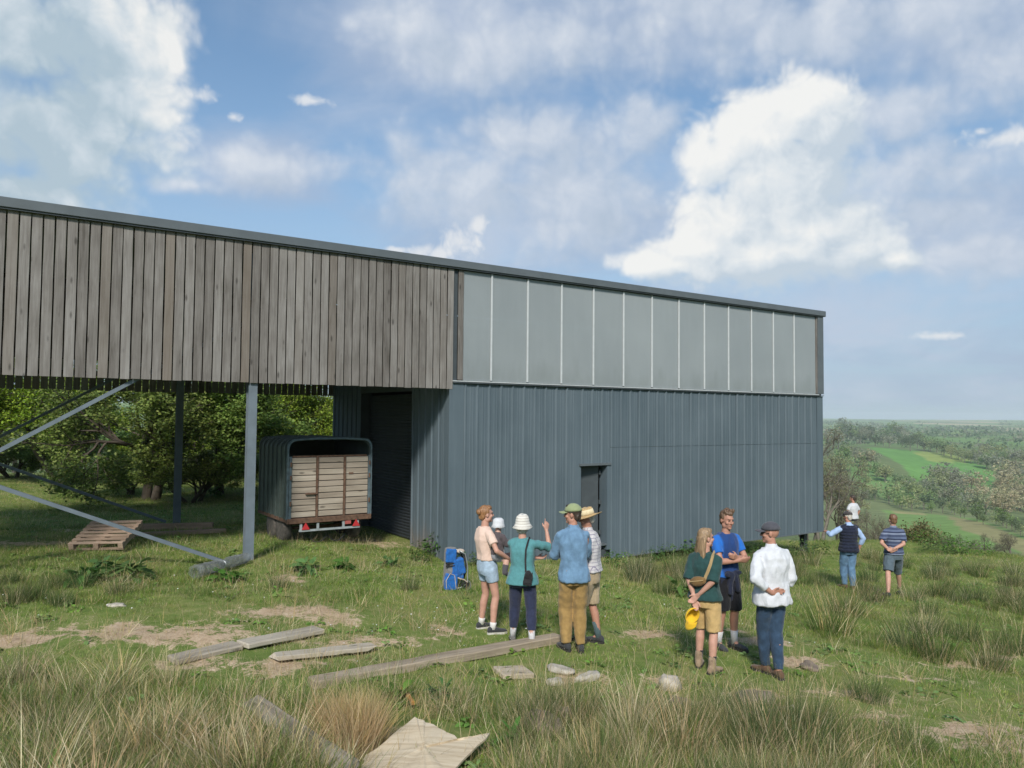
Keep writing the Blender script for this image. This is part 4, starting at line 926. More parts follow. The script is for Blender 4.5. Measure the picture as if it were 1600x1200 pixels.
# ------------------------------------------------------------------ broad leaved plants
def leafy(n, h, rad, ll, lw, seed, col, upright=.6):
    g = np.random.default_rng(seed); V, Fc, Cc = [], [], []
    for k in range(n):
        a = g.uniform(0, 6.28); r0 = rad*math.sqrt(g.uniform(0, 1)); z = h*g.uniform(.1, 1)*(1-.4*r0/rad); L = ll*g.uniform(.6, 1.2); Wd = lw*g.uniform(.7, 1.2)
        el_ = g.uniform(-.3, upright); a2 = a+g.normal(0, .8); d = np.array([math.cos(a2)*math.cos(el_), math.sin(a2)*math.cos(el_), math.sin(el_)]); sd = np.array([-math.sin(a2), math.cos(a2), g.normal(0, .3)]); p = np.array([r0*math.cos(a), r0*math.sin(a), z]); b = len(V)
        pts = [p, p+d*L*.3+sd*Wd*.5+np.array([0, 0, .02*L]), p+d*L*.3-sd*Wd*.5+np.array([0, 0, .02*L]), p+d*L*.68+sd*Wd*.4-np.array([0, 0, .1*L]), p+d*L*.68-sd*Wd*.4-np.array([0, 0, .1*L]), p+d*L-np.array([0, 0, .32*L])]
        V += pts; Fc += [(b, b+1, b+2), (b+1, b+3, b+2), (b+2, b+3, b+4), (b+3, b+5, b+4)]; Cc += [list(np.array(col)*g.uniform(.7, 1.4))+[1]]*6
    return np_mesh('leaves', V, Fc, leaf_m, False, {'tint': ('FLOAT_COLOR', Cc)})
NET = [leafy(150, .75, .32, .13, .06, 300+i, (.075, .14, .035)) for i in range(3)]; DOCK = [leafy(26, .26, .16, .30, .11, 320+i, (.085, .17, .04), .9) for i in range(3)]
stemm = plain('green_stem', (.07, .11, .03), .7, .2, 8., bmp=0)
def herb(name, px, py, meshes, sc_, label, cat, group=None, pix=True):
    q = hit(px, py) if pix else (px, py); o = thing(name, label, cat, (q[0], q[1], gz(q[0], q[1])), rt.uniform(0, 6), group); o.scale = (sc_,)*3
    obj('leaves', rt.choice(meshes), o); MB().tube([(0, 0, -.05), (.02, 0, .2), (0, .02, .32)], [.012, .01, .004], 5).build('stem', stemm, o); return o
for x, y, s_, l in ((655, 876, .62, 'leafy nettle clump nearest the roller shutter at the grey wall'), (680, 868, .8, 'tallest nettle clump at the rusty foot of the end wall'), (712, 880, .55, 'low nettle clump at the wall corner behind the child carrier'), (745, 884, .5, 'nettle clump at the wall behind the peach shirt'),
                (975, 888, .6, 'nettle clump at the wall right of the small door'), (955, 882, .5, 'nettle clump right below the small door'), (1010, 884, .55, 'nettle clump between the door and the tall rushes')): herb('nettle_clump', x, y, NET, s_, l, 'nettles', 'nettles along the metal wall')
for k in range(16): herb('nettle_clump', rt.uniform(1020, 1275), 0, NET, rt.uniform(.4, .7), 'leafy nettle clump among the rushes under the raised end of the barn', 'nettles', 'nettles under the raised barn end') if False else None
for k in range(14):
    s_ = 5.6+k*.5; q = Wst(s_, -.25+rt.uniform(-.3, .15)); herb('nettle_clump', q[0], q[1], NET, rt.uniform(.55, .85), 'leafy nettle clump among the rushes under the raised end of the barn', 'nettles', 'nettles under the raised barn end', pix=False)
for x, y, s_, l in ((128, 912, 1.0, 'broad dock plant left of the yellow flower in front of the pallet'), (205, 905, 1.1, 'largest dock plant in front of the pallet'), (165, 892, .8, 'small dock plant just below the pallet'), (352, 908, .8, 'dock plant growing against the netting roll'), (480, 894, .8, 'dock plant below the trailer wheels'), (540, 890, .7, 'dock plant below the trailer light bar'), (1065, 930, 1.0, 'dock plant left of the woman with the yellow cap'),
                (620, 1100, .6, 'dock plant beside the orange stick'), (690, 1090, .5, 'dock plant in front of the long beam'), (800, 1165, .55, 'dock plant beside the log stump'), (965, 1180, .5, 'dock plant in the grass at the front centre'), (90, 1190, .6, 'bright dock plant in the straw grass near the front corner'), (330, 776, 1.3, 'dock plant near the rear post in the hedge shade'), (610, 885, .7, 'dock plant below the roller shutter')): herb('dock_plant', x, y, DOCK, s_, l, 'dock plant')

_weeds()
# ------------------------------------------------------------------ trees
def skeleton(H, spread, seed, trunks=1, levels=4, gnarl=.25, low=.12, ratio=.68, nchild=(3, 4)):
    r_ = random.Random(seed); segs = []; ends = []
    def grow(p, d, L, rad, lv):
        n = 3; pts = [p]; rd = [rad]
        for i in range(n):
            d = (d+Vector((r_.gauss(0, gnarl), r_.gauss(0, gnarl), r_.gauss(0, gnarl*.7)+.03))).normalized(); p = p+d*L/n; pts.append(p); rd.append(rad*(1-.42*(i+1)/n))
        segs.append((pts, rd, lv))
        if lv == 0: ends.extend(pts[1:]); return
        if lv <= 1: ends.extend(pts[1:])
        k = r_.randint(*nchild)
        for c in range(k):
            a = r_.uniform(0, 6.28); tl = r_.uniform(.35, 1.0)*spread; u = d.orthogonal().normalized(); v = d.cross(u); nd = (d+(u*math.cos(a)+v*math.sin(a))*tl).normalized()
            t_ = r_.uniform(.45, 1.); i = min(n-1, int(t_*n)); pp = pts[i].lerp(pts[i+1], t_*n-i); grow(pp, nd, L*ratio*r_.uniform(.75, 1.15), rad*.5, lv-1)
        if r_.random() < .8: grow(p, d, L*ratio*.95, rad*.55, lv-1)
    for k in range(trunks):
        a = r_.uniform(0, 6.28); o = Vector((math.cos(a), math.sin(a), 0))*(.0 if trunks == 1 else .14)
        grow(o, (Vector((math.cos(a)*.3*(trunks > 1), math.sin(a)*.3*(trunks > 1), 1))).normalized(), H*.36, H*.021+.02, levels-1)
    return segs, ends
def wood_mesh(segs, mat, minr=.004, sides=(3, 3, 4, 6, 8)):
    mb = MB()
    for pts, rd, lv in segs: mb.tube([p-Vector((0, 0, .25)) if (i == 0 and p.z < .01) else p for i, p in enumerate(pts)], [max(q, minr) for q in rd], sides[min(lv, 4)], cap=False)
    return mb.mesh('trunk', mat, True)
def leaves_mesh(ends, n, size, jit, seed, cols, flatten=.5, name='crown'):
    g = np.random.default_rng(seed); E = np.array([tuple(e) for e in ends]); P = E[g.integers(0, len(E), n)]+g.normal(0, jit, (n, 3))*np.array([1, 1, .75])
    nrm = g.normal(0, 1, (n, 3)); nrm[:, 2] = np.abs(nrm[:, 2])+flatten; nrm /= np.linalg.norm(nrm, axis=1)[:, None]; u = np.cross(nrm, g.normal(0, 1, (n, 3))); u /= np.linalg.norm(u, axis=1)[:, None]; v = np.cross(nrm, u)
    s_ = size*g.uniform(.6, 1.4, n)[:, None]; V = np.stack([P-u*s_*.5, P+v*s_*.32, P+u*s_*.5, P-v*s_*.32], 1).reshape(-1, 3); Fc = np.arange(n*4).reshape(-1, 4)
    cl = np.sin(P[:, 0]*1.9+seed)*np.sin(P[:, 1]*2.1)*np.sin(P[:, 2]*2.3+1)            # clumps of older and younger leaves
    c = np.array(cols)[g.integers(0, len(cols), n)]*(1+.3*cl[:, None])*g.uniform(.8, 1.2, (n, 1))
    return np_mesh(name, V, Fc, leaf_m, False, {'tint': ('FLOAT_COLOR', np.c_[np.repeat(c, 4, 0), np.ones(n*4)])})
HAW = [(.16, .25, .04), (.21, .305, .055), (.115, .195, .035), (.26, .335, .07)]
near_trees = []
for i in range(4):
    sg, en = skeleton(5.6, .95, 500+i, trunks=(3, 2, 1, 2)[i], levels=5, gnarl=.22, ratio=.70)
    zt = max(e.z for e in en); near_trees.append((wood_mesh(sg, bark), leaves_mesh(en, 30000, .085, .125, 600+i, HAW), zt, sg))
def hawthorn(px, py, Y, H, i, rz, label, sx=1.):
    q = _atY(px, py, Y); o = thing('hawthorn_tree', label, 'tree', (q[0], q[1], gz(q[0], q[1])-.05), rz, 'hawthorns behind the barn'); tm, lm, zt, _ = near_trees[i]; s_ = H/zt; o.scale = (s_*sx, s_*sx, s_)
    obj('trunk', tm, o); obj('crown', lm, o); return o
hawthorn(92, 750, 31, 5.6, 0, .4, 'hawthorn with several pale stems seen between the crossed braces', 1.1)
hawthorn(235, 780, 26.5, 5.1, 1, 1.7, 'dense bright green hawthorn left of the rear post', 1.15)
hawthorn(345, 775, 27.5, 5.0, 2, 3.2, 'dark based hawthorn between the rear post and the front post', 1.2)
hawthorn(-30, 752, 30, 5.4, 3, 4.1, 'hawthorn at the view edge behind the lower braces', 1.1)
hawthorn(455, 765, 32, 4.6, 0, 5.2, 'thin topped hawthorn just behind the trailer', 1.1)
hawthorn(535, 760, 33, 5.0, 1, .3, 'pale green hawthorn beside the end of the metal wall', 1.1)
hawthorn(165, 738, 38, 5.4, 2, 2.2, 'hawthorn farther back between the stems and the bright green one', 1.1)
hawthorn(290, 735, 40, 5.2, 3, 1.2, 'hawthorn farther back behind the rear post', 1.1)
hawthorn(410, 730, 42, 4.6, 1, 2.9, 'hawthorn farthest back above the trailer', 1.1)
hawthorn(-150, 752, 29, 5.6, 2, .9, 'hawthorn beyond the view edge past the braces', 1.1)
for k, (x, Y, H) in enumerate(((300, 25.5, 2.0), (205, 28, 1.9), (395, 29, 2.3), (455, 27, 1.9), (20, 34, 2.2), (130, 35, 2.4), (520, 31, 2.6), (250, 33, 2.6), (350, 34, 2.8))):
    q = _atY(x, 770, Y); o = thing('hawthorn_bush', 'low spreading hawthorn bush filling the gap under the trees behind the barn', 'bush', (q[0], q[1], gz(q[0], q[1])-.15), k*1.3, 'low hawthorn bushes behind the barn'); tm, lm, zt, _ = near_trees[k % 4]; s_ = H/zt; o.scale = (s_*1.7, s_*1.7, s_); obj('trunk', tm, o); obj('crown', lm, o)
# leafless scrub by the far corner
BUD = [(.24, .23, .13), (.30, .28, .17), (.21, .205, .11)]
bare_trees = []
for i in range(3):
    sg, en = skeleton(5.2, 1.0, 700+i, trunks=3, levels=6, gnarl=.24, ratio=.70, nchild=(2, 3)); zt = max(e.z for e in en)
    bare_trees.append((wood_mesh(sg, bark_pale, .006, (3, 3, 3, 4, 5)), leaves_mesh(en, 4200, .07, .10, 720+i, BUD), zt))
def scrub(px, py, Y, H, i, rz, label, name='bare_thorn_tree', cat='tree', group='budding thorn scrub past the barn end', sx=1.):
    q = _atY(px, py, Y); o = thing(name, label, cat, (q[0], q[1], gz(q[0], q[1])-.05), rz, group); tm, lm, zt = bare_trees[i]; s_ = H/zt; o.scale = (s_*sx, s_*sx, s_); obj('trunk', tm, o); obj('crown', lm, o); return o
scrub(1262, 800, 39, 7.6, 0, .3, 'tallest budding thorn tree showing past the barn corner', sx=.62)
scrub(1305, 800, 41, 5.2, 1, 1.3, 'budding thorn tree behind the far man in white', sx=.7)
scrub(1350, 810, 47, 3.2, 2, 2.2, 'smaller budding thorn right of the far man in white', sx=1.)
scrub(1285, 800, 33, 4.4, 1, 3.9, 'low spreading thorn beside the hand on the barn corner', sx=.8)
for k, (x, Y, H, l) in enumerate(((1392, 46, 2.4, 'low thorn bush left of the round pale bush'), (1478, 38, 1.6, 'low thorn bush right of the round pale bush'), (1535, 33, 1.5, 'leafless bush above the brambles on the slope'), (1505, 36, 1.4, 'low twiggy bush beside the brambles'), (1580, 28, 1.0, 'twiggy bush at the view edge on the slope'), (1370, 40, 2.0, 'twiggy bush behind the striped polo'))): scrub(x, 800, Y, H, k % 3, k*1.1, l, 'thorn_bush', 'bush', 'twiggy bushes on the crest')
en = [Vector((math.cos(a)*math.cos(b)*1.3, math.sin(a)*math.cos(b)*1.3, 1.1+math.sin(b)*1.1))*r0 for a, b, r0 in zip(rng.uniform(0, 6.28, 300), rng.uniform(-.5, 1.5, 300), rng.uniform(.7, 1, 300))]
q = _atY(1438, 800, 45); o = thing('willow_bush', 'round pale olive bush on the crest behind the striped polo', 'bush', (q[0], q[1], gz(q[0], q[1])-.2)); obj('crown', leaves_mesh(en, 5200, .12, .2, 77, [(.20, .19, .085), (.25, .23, .12), (.16, .16, .07)]), o); MB().tube([(0, 0, -.3), (.1, 0, .8), (0, .1, 1.7)], [.06, .05, .02], 6).build('trunk', bark, o); o.scale = (1.05, 1.05, 1.15)
for k, (x, Y) in enumerate(((1476, 27), (1508, 26), (1455, 29))):
    q = _atY(x, 850, Y); o = thing('bramble_bush', ('bright green bramble below the round pale bush', 'bright green bramble farthest right on the crest', 'bright green bramble nearest the striped polo')[k], 'bramble', (q[0], q[1], gz(q[0], q[1])), k*2., 'brambles on the crest'); obj('leaves', leafy(520, .7, .8, .085, .055, 400+k, (.085, .16, .035)), o); MB().tube([(0, 0, -.1), (.2, 0, .5), (.5, .1, .4)], [.012, .01, .006], 5).build('stem', stemm, o)

# ------------------------------------------------------------------ valley trees, each an object; crowns shared
def valley_kind(cols, seed, n=760, size=.07):
    out = []
    for i in range(3):
        g = np.random.default_rng(seed+i); en = []
        for k in range(9):
            a = g.uniform(0, 6.28); rr = g.uniform(.12, .40); c = np.array([rr*math.cos(a), rr*math.sin(a), g.uniform(.38, .74)]); R1 = g.uniform(.14, .26)
            for j in range(14): v = g.normal(0, 1, 3); v /= np.linalg.norm(v); en.append(Vector(c+v*R1*np.array([1, 1, .85])))
        en = [e for e in en if e.z > .06]; zt = max(e.z for e in en); en = [Vector((e.x, e.y, e.z/zt*.97)) for e in en]
        mb = MB(); mb.tube([(0, 0, -.08), (.01, 0, .25), (.02, .01, .5)], [.028, .022, .012], 5)
        for k in range(4): a = k*1.6+i; mb.tube([(0, 0, .22+.05*k), (.14*math.cos(a), .14*math.sin(a), .45+.04*k), (.26*math.cos(a), .26*math.sin(a), .66)], [.013, .008, .004], 3)
        out.append((leaves_mesh(en, n, size, .03, seed+10+i, cols, .3), mb.mesh('trunk', bark_pale)))
    return out
VK = {'grey': valley_kind([(.28, .295, .205), (.33, .335, .24), (.235, .255, .17)], 800), 'green': valley_kind([(.19, .27, .105), (.25, .33, .13), (.145, .215, .09)], 830), 'dark': valley_kind([(.105, .145, .08), (.135, .18, .10), (.15, .19, .10)], 860), 'tan': valley_kind([(.39, .35, .21), (.34, .31, .185), (.44, .39, .25), (.30, .29, .165)], 890, 820, .066), 'olive': valley_kind([(.30, .34, .16), (.37, .40, .205), (.25, .29, .14)], 920)}
rv = random.Random(21)
def vtree(px, py, hp, kind, label, group, t0=60.):
    q = hit(px, py, t0); Hm = hp*q[1]/F_PX; c, tm = rv.choice(VK[kind]); o = thing('valley_tree', label, 'tree', (q[0], q[1], gz(q[0], q[1])-.02*Hm), rv.uniform(0, 6.28), group); s_ = Hm*rv.uniform(.85, 1.15); o.scale = (s_*rv.uniform(.8, 1.15), s_*rv.uniform(.8, 1.15), s_)
    obj('crown', c, o); obj('trunk', tm, o); return o
def belt(pts, n, hp, kinds, label, group, jx=4, jy=3):
    pts = np.array(pts, float); L = np.r_[0, np.cumsum(np.hypot(*np.diff(pts, axis=0).T))]
    for i in range(n):
        u = (i+rv.uniform(.1, .9))/n*L[-1]; x, y = np.interp(u, L, pts[:, 0]), np.interp(u, L, pts[:, 1]); vtree(x+rv.gauss(0, jx), y+rv.gauss(0, jy), hp*rv.uniform(.75, 1.25), rv.choice(kinds), label, group)
belt([(1300, 690), (1345, 690), (1400, 697), (1450, 704)], 22, 22, ['dark', 'grey', 'dark', 'green'], 'tree in the dark wood on the ridge above the curved green field', 'dark ridge wood', 4, 2)
belt([(1310, 680), (1400, 686), (1450, 698)], 16, 20, ['dark', 'green', 'grey'], 'tree in the dark wood on the ridge above the curved green field', 'dark ridge wood')
belt([(1445, 704), (1500, 718), (1545, 733), (1610, 750)], 24, 22, ['green', 'grey', 'olive'], 'tree in the belt along the upper edge of the curved green field', 'trees along the curved field', 3, 2)
belt([(1520, 718), (1570, 722), (1620, 730)], 18, 20, ['grey', 'olive', 'green'], 'greyish tree in the wood right of the curved green field', 'grey wood beyond the field')
belt([(1330, 716), (1368, 744), (1405, 764), (1440, 782)], 17, 22, ['olive', 'green', 'grey'], 'tree in the diagonal belt between the two green fields', 'diagonal tree belt', 4, 3)
belt([(1445, 770), (1480, 768), (1520, 766)], 16, 28, ['grey', 'grey', 'olive'], 'leafless grey tree in the rounded clump below the curved green field', 'grey clump below the field', 6, 7)
belt([(1360, 782), (1420, 793), (1480, 803), (1540, 818), (1610, 842)], 26, 24, ['green', 'olive', 'green', 'dark'], 'green tree in the belt along the top of the lower field', 'belt above the lower field', 4, 3)
belt([(1450, 790), (1500, 795), (1560, 808)], 8, 28, ['olive', 'green', 'grey'], 'green tree in the belt along the top of the lower field', 'belt above the lower field', 5, 4)
belt([(1540, 770), (1580, 790), (1615, 815)], 26, 36, ['tan', 'tan', 'olive'], 'pale tan sunlit tree at the right end of the valley', 'pale tan trees', 14, 16)
belt([(1300, 705), (1320, 730), (1345, 760), (1350, 790)], 16, 24, ['grey', 'olive', 'green', 'tan'], 'grey brown scrub tree on the slope right behind the thorns', 'slope scrub trees', 18, 10)
for k in range(34):
    x, Y = -120+k*21+rv.gauss(0, 8), rv.uniform(56, 95); q = _atY(x, 700, Y); Hm = rv.uniform(4, 7.5); c, tm = rv.choice(VK[rv.choice(['green', 'olive', 'green', 'dark'])]); o = thing('valley_tree', 'green tree in the far hedge seen between the hawthorn trunks', 'tree', (q[0], q[1], gz(q[0], q[1])-.1), rv.uniform(0, 6), 'far hedge behind the hawthorns'); o.scale = (Hm*1.2, Hm*1.2, Hm); obj('crown', c, o); obj('trunk', tm, o)
# far hedges and copses, past counting
V, Fc, Cc = [], [], []; g = np.random.default_rng(31)
def bush(x, y, h):
    z = gz(x, y); b = len(V); n = 12; c = np.array([(.15, .21, .11), (.20, .26, .13), (.23, .245, .165), (.13, .18, .10)][g.integers(0, 4)])*g.uniform(.8, 1.2)
    for k in range(n):
        p = np.array([x, y, z+h*.45])+g.normal(0, 1, 3)*np.array([h*.36, h*.36, h*.24]); nrm = g.normal(0, 1, 3); nrm /= np.linalg.norm(nrm); u = np.cross(nrm, g.normal(0, 1, 3)); u /= np.linalg.norm(u); v = np.cross(nrm, u); s_ = h*.30
        i = len(V); V.extend([p-u*s_, p+v*s_*.8, p+u*s_, p-v*s_*.8]); Fc.append((i, i+1, i+2, i+3)); Cc.extend([list(c)+[1]]*4)
for k in range(120):
    a = g.uniform(.30, .78) if k < 95 else g.uniform(-.75, .0); r0 = g.uniform(1000, 5200); L = g.uniform(100, 420); x0, y0 = r0*math.sin(a), r0*math.cos(a); dr = a+g.choice([math.pi/2, math.pi/2+.25, 0.3, math.pi/2-.3]); n = int(L/9)
    for i in range(n): u = i/n*L; bush(x0+math.sin(dr)*u+g.normal(0, 2), y0+math.cos(dr)*u+g.normal(0, 2), g.uniform(2.5, 7) if g.random() < .88 else 11)
for k in range(22):
    a = g.uniform(.3, .78); r0 = g.uniform(1100, 4500); x0, y0 = r0*math.sin(a), r0*math.cos(a)
    for i in range(22): bush(x0+g.normal(0, 40), y0+g.normal(0, 30), g.uniform(7, 14))
tag(obj('far_woods', np_mesh('far_woods', V, Fc, leaf_m, False, {'tint': ('FLOAT_COLOR', Cc)})), kind='stuff')
# ------------------------------------------------------------------ people: cloth and skin
def cloth(name, col, var=.14, scale=22., rough=.9, bmp=.6):
    m, t, b, o = newmat(name); c = t.add('ShaderNodeTexCoord').outputs['Object']; n = t.noise(c, scale, 5, .65)
    t.put(b.inputs['Base Color'], t.ramp(n, [(.3, tuple(x*(1-var) for x in col)), (.7, tuple(min(1, x*(1+var)) for x in col))])); b.inputs['Roughness'].default_value = rough; b.inputs['Specular IOR Level'].default_value = .15
    b.inputs['Sheen Weight'].default_value = .15
    h = t.math('ADD', t.noise(t.vm('MULTIPLY', c, (1, 1, .55)), 15., 4, .6, .6), t.math('MULTIPLY', t.noise(c, 160., 2), .15)); bump(t, b, h, bmp, .02); return m, t, b, c
def stripes(name, cols, period, axis=2, base=None, width=.5):
    m, t, b, c = cloth(name, cols[0]); s_ = t.add('ShaderNodeSeparateXYZ'); t.put(s_.inputs[0], c); f = t.math('FRACT', t.math('DIVIDE', s_.outputs[axis], period))
    t.put(b.inputs['Base Color'], [t.ramp(f, st) for st in [cols[1]]][0]); return m
def skin_m(name, col):
    m, t, b, o = newmat(name); c = t.add('ShaderNodeTexCoord').outputs['Object']; n = t.noise(c, 14., 4, .6)
    t.put(b.inputs['Base Color'], t.ramp(n, [(.3, tuple(x*.88 for x in col)), (.7, tuple(x*1.1 for x in col))])); b.inputs['Roughness'].default_value = .55; b.inputs['Subsurface Weight'].default_value = .08; b.inputs['Subsurface Radius'].default_value = (.02, .008, .004); b.inputs['Specular IOR Level'].default_value = .35
    return m
SK = {'fair': skin_m('fair_skin', (.46, .255, .19)), 'tan': skin_m('ruddy_skin', (.40, .205, .145)), 'pale': skin_m('pale_skin', (.52, .32, .25))}
def hairm(name, c):
    m, t, b, o = newmat(name); g = t.add('ShaderNodeTexCoord').outputs['Object']; n = t.noise(t.vm('MULTIPLY', g, (60, 60, 7)), 1., 4, .6)
    t.put(b.inputs['Base Color'], t.ramp(n, [(.3, tuple(x*.55 for x in c)), (.7, tuple(x*1.5 for x in c))])); b.inputs['Roughness'].default_value = .5; bump(t, b, n, .8, .01); return m
HM = {'brown': hairm('brown_hair', (.16, .085, .045)), 'dark': hairm('dark_hair', (.045, .03, .022)), 'grey': hairm('grey_hair', (.48, .44, .39)), 'fair': hairm('fair_brown_hair', (.26, .17, .095)), 'ginger': hairm('light_brown_hair', (.235, .115, .05)), 'mid': hairm('mid_brown_hair', (.11, .065, .038))}
eye_m = plain('eye', (.03, .025, .02), .2, .1, 9., bmp=0); lip_m = plain('lips', (.42, .16, .13), .5, .1, 9., bmp=0)
V3 = Vector
def ik(S, Wt, l1, l2, pole):
    S, Wt, pole = V3(S), V3(Wt), V3(pole); d = Wt-S; L = min(d.length, (l1+l2)*.995); dn = d.normalized(); a = (l1*l1-l2*l2+L*L)/(2*L); h = math.sqrt(max(l1*l1-a*a, 0)); p = pole-dn*pole.dot(dn); p = p.normalized() if p.length > 1e-5 else dn.orthogonal().normalized()
    return S+dn*a+p*h, S+dn*L
def hand(mb, Wp, d, n, side, curl=.45, fingers=None):
    d = V3(d).normalized(); n = V3(n); n = (n-d*n.dot(d)).normalized(); a = d.cross(n)*side     # a points to the thumb side
    for i, (o_, L, r0) in enumerate(((.030, .072, .0092), (.011, .082, .0095), (-.009, .076, .0092), (-.028, .060, .0082))):
        kn = Wp+d*(.088-.006*abs(i-1))+a*o_; mb.cap_(Wp+a*o_*.55, .0165, kn, .0125, 8); mb.cap_(Wp+a*o_*.6+d*.03-n*.004, .014, kn-n*.004, .011, 8)
        c = curl if fingers is None else fingers[i]; p = kn; ang = c*.5
        for f, rr in ((.45, 1.), (.31, .9), (.24, .8)):
            q = p+(d*math.cos(ang)+n*math.sin(ang))*L*f; mb.cap_(p, r0*rr, q, r0*rr*.9, 8); p = q; ang += c
    b = Wp+d*.022+a*.026; t1 = b+(d*.72+a*.55+n*.35).normalized()*.045; t2 = t1+(d*.9+a*.12+n*.4).normalized()*.032
    mb.cap_(Wp+d*.01+a*.01, .016, b, .0135, 8); mb.cap_(b, .0135, t1, .0105, 8); mb.cap_(t1, .0105, t2, .0085, 8)
class Person:
    def __init__(s, key, label, H, yaw, feet, skin='fair', fem=False, head=(0, 0), wrL=None, wrR=None, poL=(-1, -.4, 0), poR=(1, -.4, 0), lean=(0, 0), twist=0, hips=(0, 0), girth=1., knee=(0, 1, 0), curlL=.5, curlR=.5, fingR=None, palmL=None, palmR=None, hdR=None, hdL=None, cat='person', base=None):
        s.k = k = H/1.76; s.fem = fem; yaw = R_(yaw); s.skin = SK[skin]; s.g = girth
        Fl, Fr = hit(*feet[0]), hit(*feet[1]); c = (Fl+Fr)/2 if base is None else np.array(base); z0 = gz(c[0], c[1]); s.root = thing('person', label, cat, (c[0], c[1], z0), yaw); s.root.scale = (k, k, k)
        iv = Matrix.Rotation(-yaw, 3, 'Z')
        loc = lambda P: iv @ V3((P[0]-c[0], P[1]-c[1], gz(P[0], P[1])-z0+.004))/k
        s.fL, s.fR = loc(Fl), loc(Fr)
        s.lean = V3((lean[0], lean[1], 0)); s.hip = V3((hips[0], hips[1], .92)); hx = .088 if not fem else .092
        s.hL, s.hR = s.hip+V3((-hx, 0, 0)), s.hip+V3((hx, 0, 0)); sh = .176 if not fem else .156; s.chest = s.hip+V3((0, 0, .52))+s.lean; tw = Matrix.Rotation(R_(twist), 3, 'Z')
        s.sL, s.sR = s.chest+tw @ V3((-sh*girth, -.005, -.048)), s.chest+tw @ V3((sh*girth, -.005, -.048)); s.tw = tw
        s.aL, s.aR = s.fL+V3((0, 0, .085)), s.fR+V3((0, 0, .085))
        s.kL, s.aL = ik(s.hL, s.aL, .424, .414, knee); s.kR, s.aR = ik(s.hR, s.aR, .424, .414, knee)
        wrL = wrL or (-.25, .03, .90); wrR = wrR or (.25, .03, .90); off = s.hip+s.lean*.7-V3((0, 0, .92))
        s.eL, s.wL = ik(s.sL, V3(wrL)+off, .285, .255, poL); s.eR, s.wR = ik(s.sR, V3(wrR)+off, .285, .255, poR)
        s.neck = s.chest+V3((0, 0, .055)); s.hd = s.neck+V3((0, .018, .158)); s.HR = Matrix.Rotation(R_(head[0]), 3, 'Z') @ Matrix.Rotation(R_(head[1]), 3, 'X'); s.fingR = fingR
        s.curl = (curlL, curlR); s.palm = (palmL, palmR); s.hdir = (hdL, hdR); s.key = sum(map(ord, key))
        s.body()
    def h(s, p): return s.hd+s.HR @ V3(p)
    def torso(s, e, z0, z1, flare=0., fem=None):
        """sections from z0 to z1 of the trunk, e = ease of the cloth"""
        f = s.fem; prof = [(.80, .150, .105), (.86, .168, .118), (.94, .172, .122), (1.02, .160, .112), (1.10, .150, .106), (1.20, .158, .114), (1.30, .168, .120), (1.37, .160, .110), (1.42, .128, .088), (1.455, .092, .072), (1.49, .06, .058)]
        if f: prof = [(.80, .158, .11), (.86, .175, .125), (.94, .172, .124), (1.02, .146, .108), (1.10, .136, .10), (1.20, .144, .112), (1.30, .150, .122), (1.37, .140, .102), (1.42, .108, .080), (1.455, .078, .064), (1.49, .05, .05)]
        pz = [p[0] for p in prof]; out = []
        zs = sorted(set([z0, z1]+[z for z in pz if z0 < z < z1]))
        for z in zs:
            rx = np.interp(z, pz, [p[1] for p in prof])*s.g; ry = np.interp(z, pz, [p[2] for p in prof])*s.g; t = (z-.92)/.52; c = s.hip+s.lean*t
            fl = flare*max(0, (1.05-z)/.25); out.append((c.x, c.y-.008, z+s.hip.z-.92, rx+e+fl, ry+e+fl*.8))
        return out
    def body(s):
        mb = MB(); mb.sect(s.torso(-.014, .80, 1.475))
        for S in (s.sL, s.sR): mb.cap_(s.chest+V3((0, 0, .005)), .048, S, .044)
        mb.cap_(s.chest+V3((0, -.005, -.02)), .062, s.neck+V3((0, .008, .07)), .052)
        f = .9 if s.fem else 1.
        for S, E, Wp, sd, i in ((s.sL, s.eL, s.wL, -1, 0), (s.sR, s.eR, s.wR, 1, 1)):
            mb.cap_(S, .047*f, E, .039*f); mb.cap_(E, .041*f, E.lerp(Wp, .3), .041*f); mb.cap_(E.lerp(Wp, .3), .041*f, Wp, .026*f)
            d = V3(s.hdir[i]) if s.hdir[i] else (Wp-E).normalized(); pn = V3(s.palm[i]) if s.palm[i] else V3((-sd, .35, 0)); hand(mb, Wp, d, pn, sd if not s.palm[i] else sd, s.curl[i], s.fingR if i else None)
        for Hh, K, A in ((s.hL, s.kL, s.aL), (s.hR, s.kR, s.aR)):
            g = s.g; mb.cap_(Hh+V3((0, 0, -.03)), .082*g, K, .054*g); mb.cap_(K, .054*g, K.lerp(A, .32)+V3((0, -.012, 0)), .056*g); mb.cap_(K.lerp(A, .32)+V3((0, -.012, 0)), .056*g, A, .036*g); mb.cap_(A, .036, A+V3((0, .06, -.045)), .03)
        R_h = s.HR
        def he(c, r): mb.ell(s.h(c), r, R_h)
        he((0, -.008, .022), (.074, .094, .096)); he((0, .030, -.045), (.058, .062, .082)); he((0, .070, -.097), (.027, .025, .022)); he((0, .078, .026), (.048, .018, .013))
        for x in (-1, 1): he((x*.034, .062, -.03), (.03, .026, .026)); he((x*.078, -.008, -.012), (.011, .021, .033)); he((x*.045, .01, -.075), (.022, .04, .035))
        mb.cap_(s.h((0, .090, .012)), .0085, s.h((0, .110, -.03)), .0135, 8); mb.cap_(s.h((-.012, .096, -.034)), .009, s.h((.012, .096, -.034)), .009, 8); he((0, .086, -.066), (.022, .010, .011))
        obj('body', remesh(mb, 'body', s.skin, .0068, 3, .4), s.root)
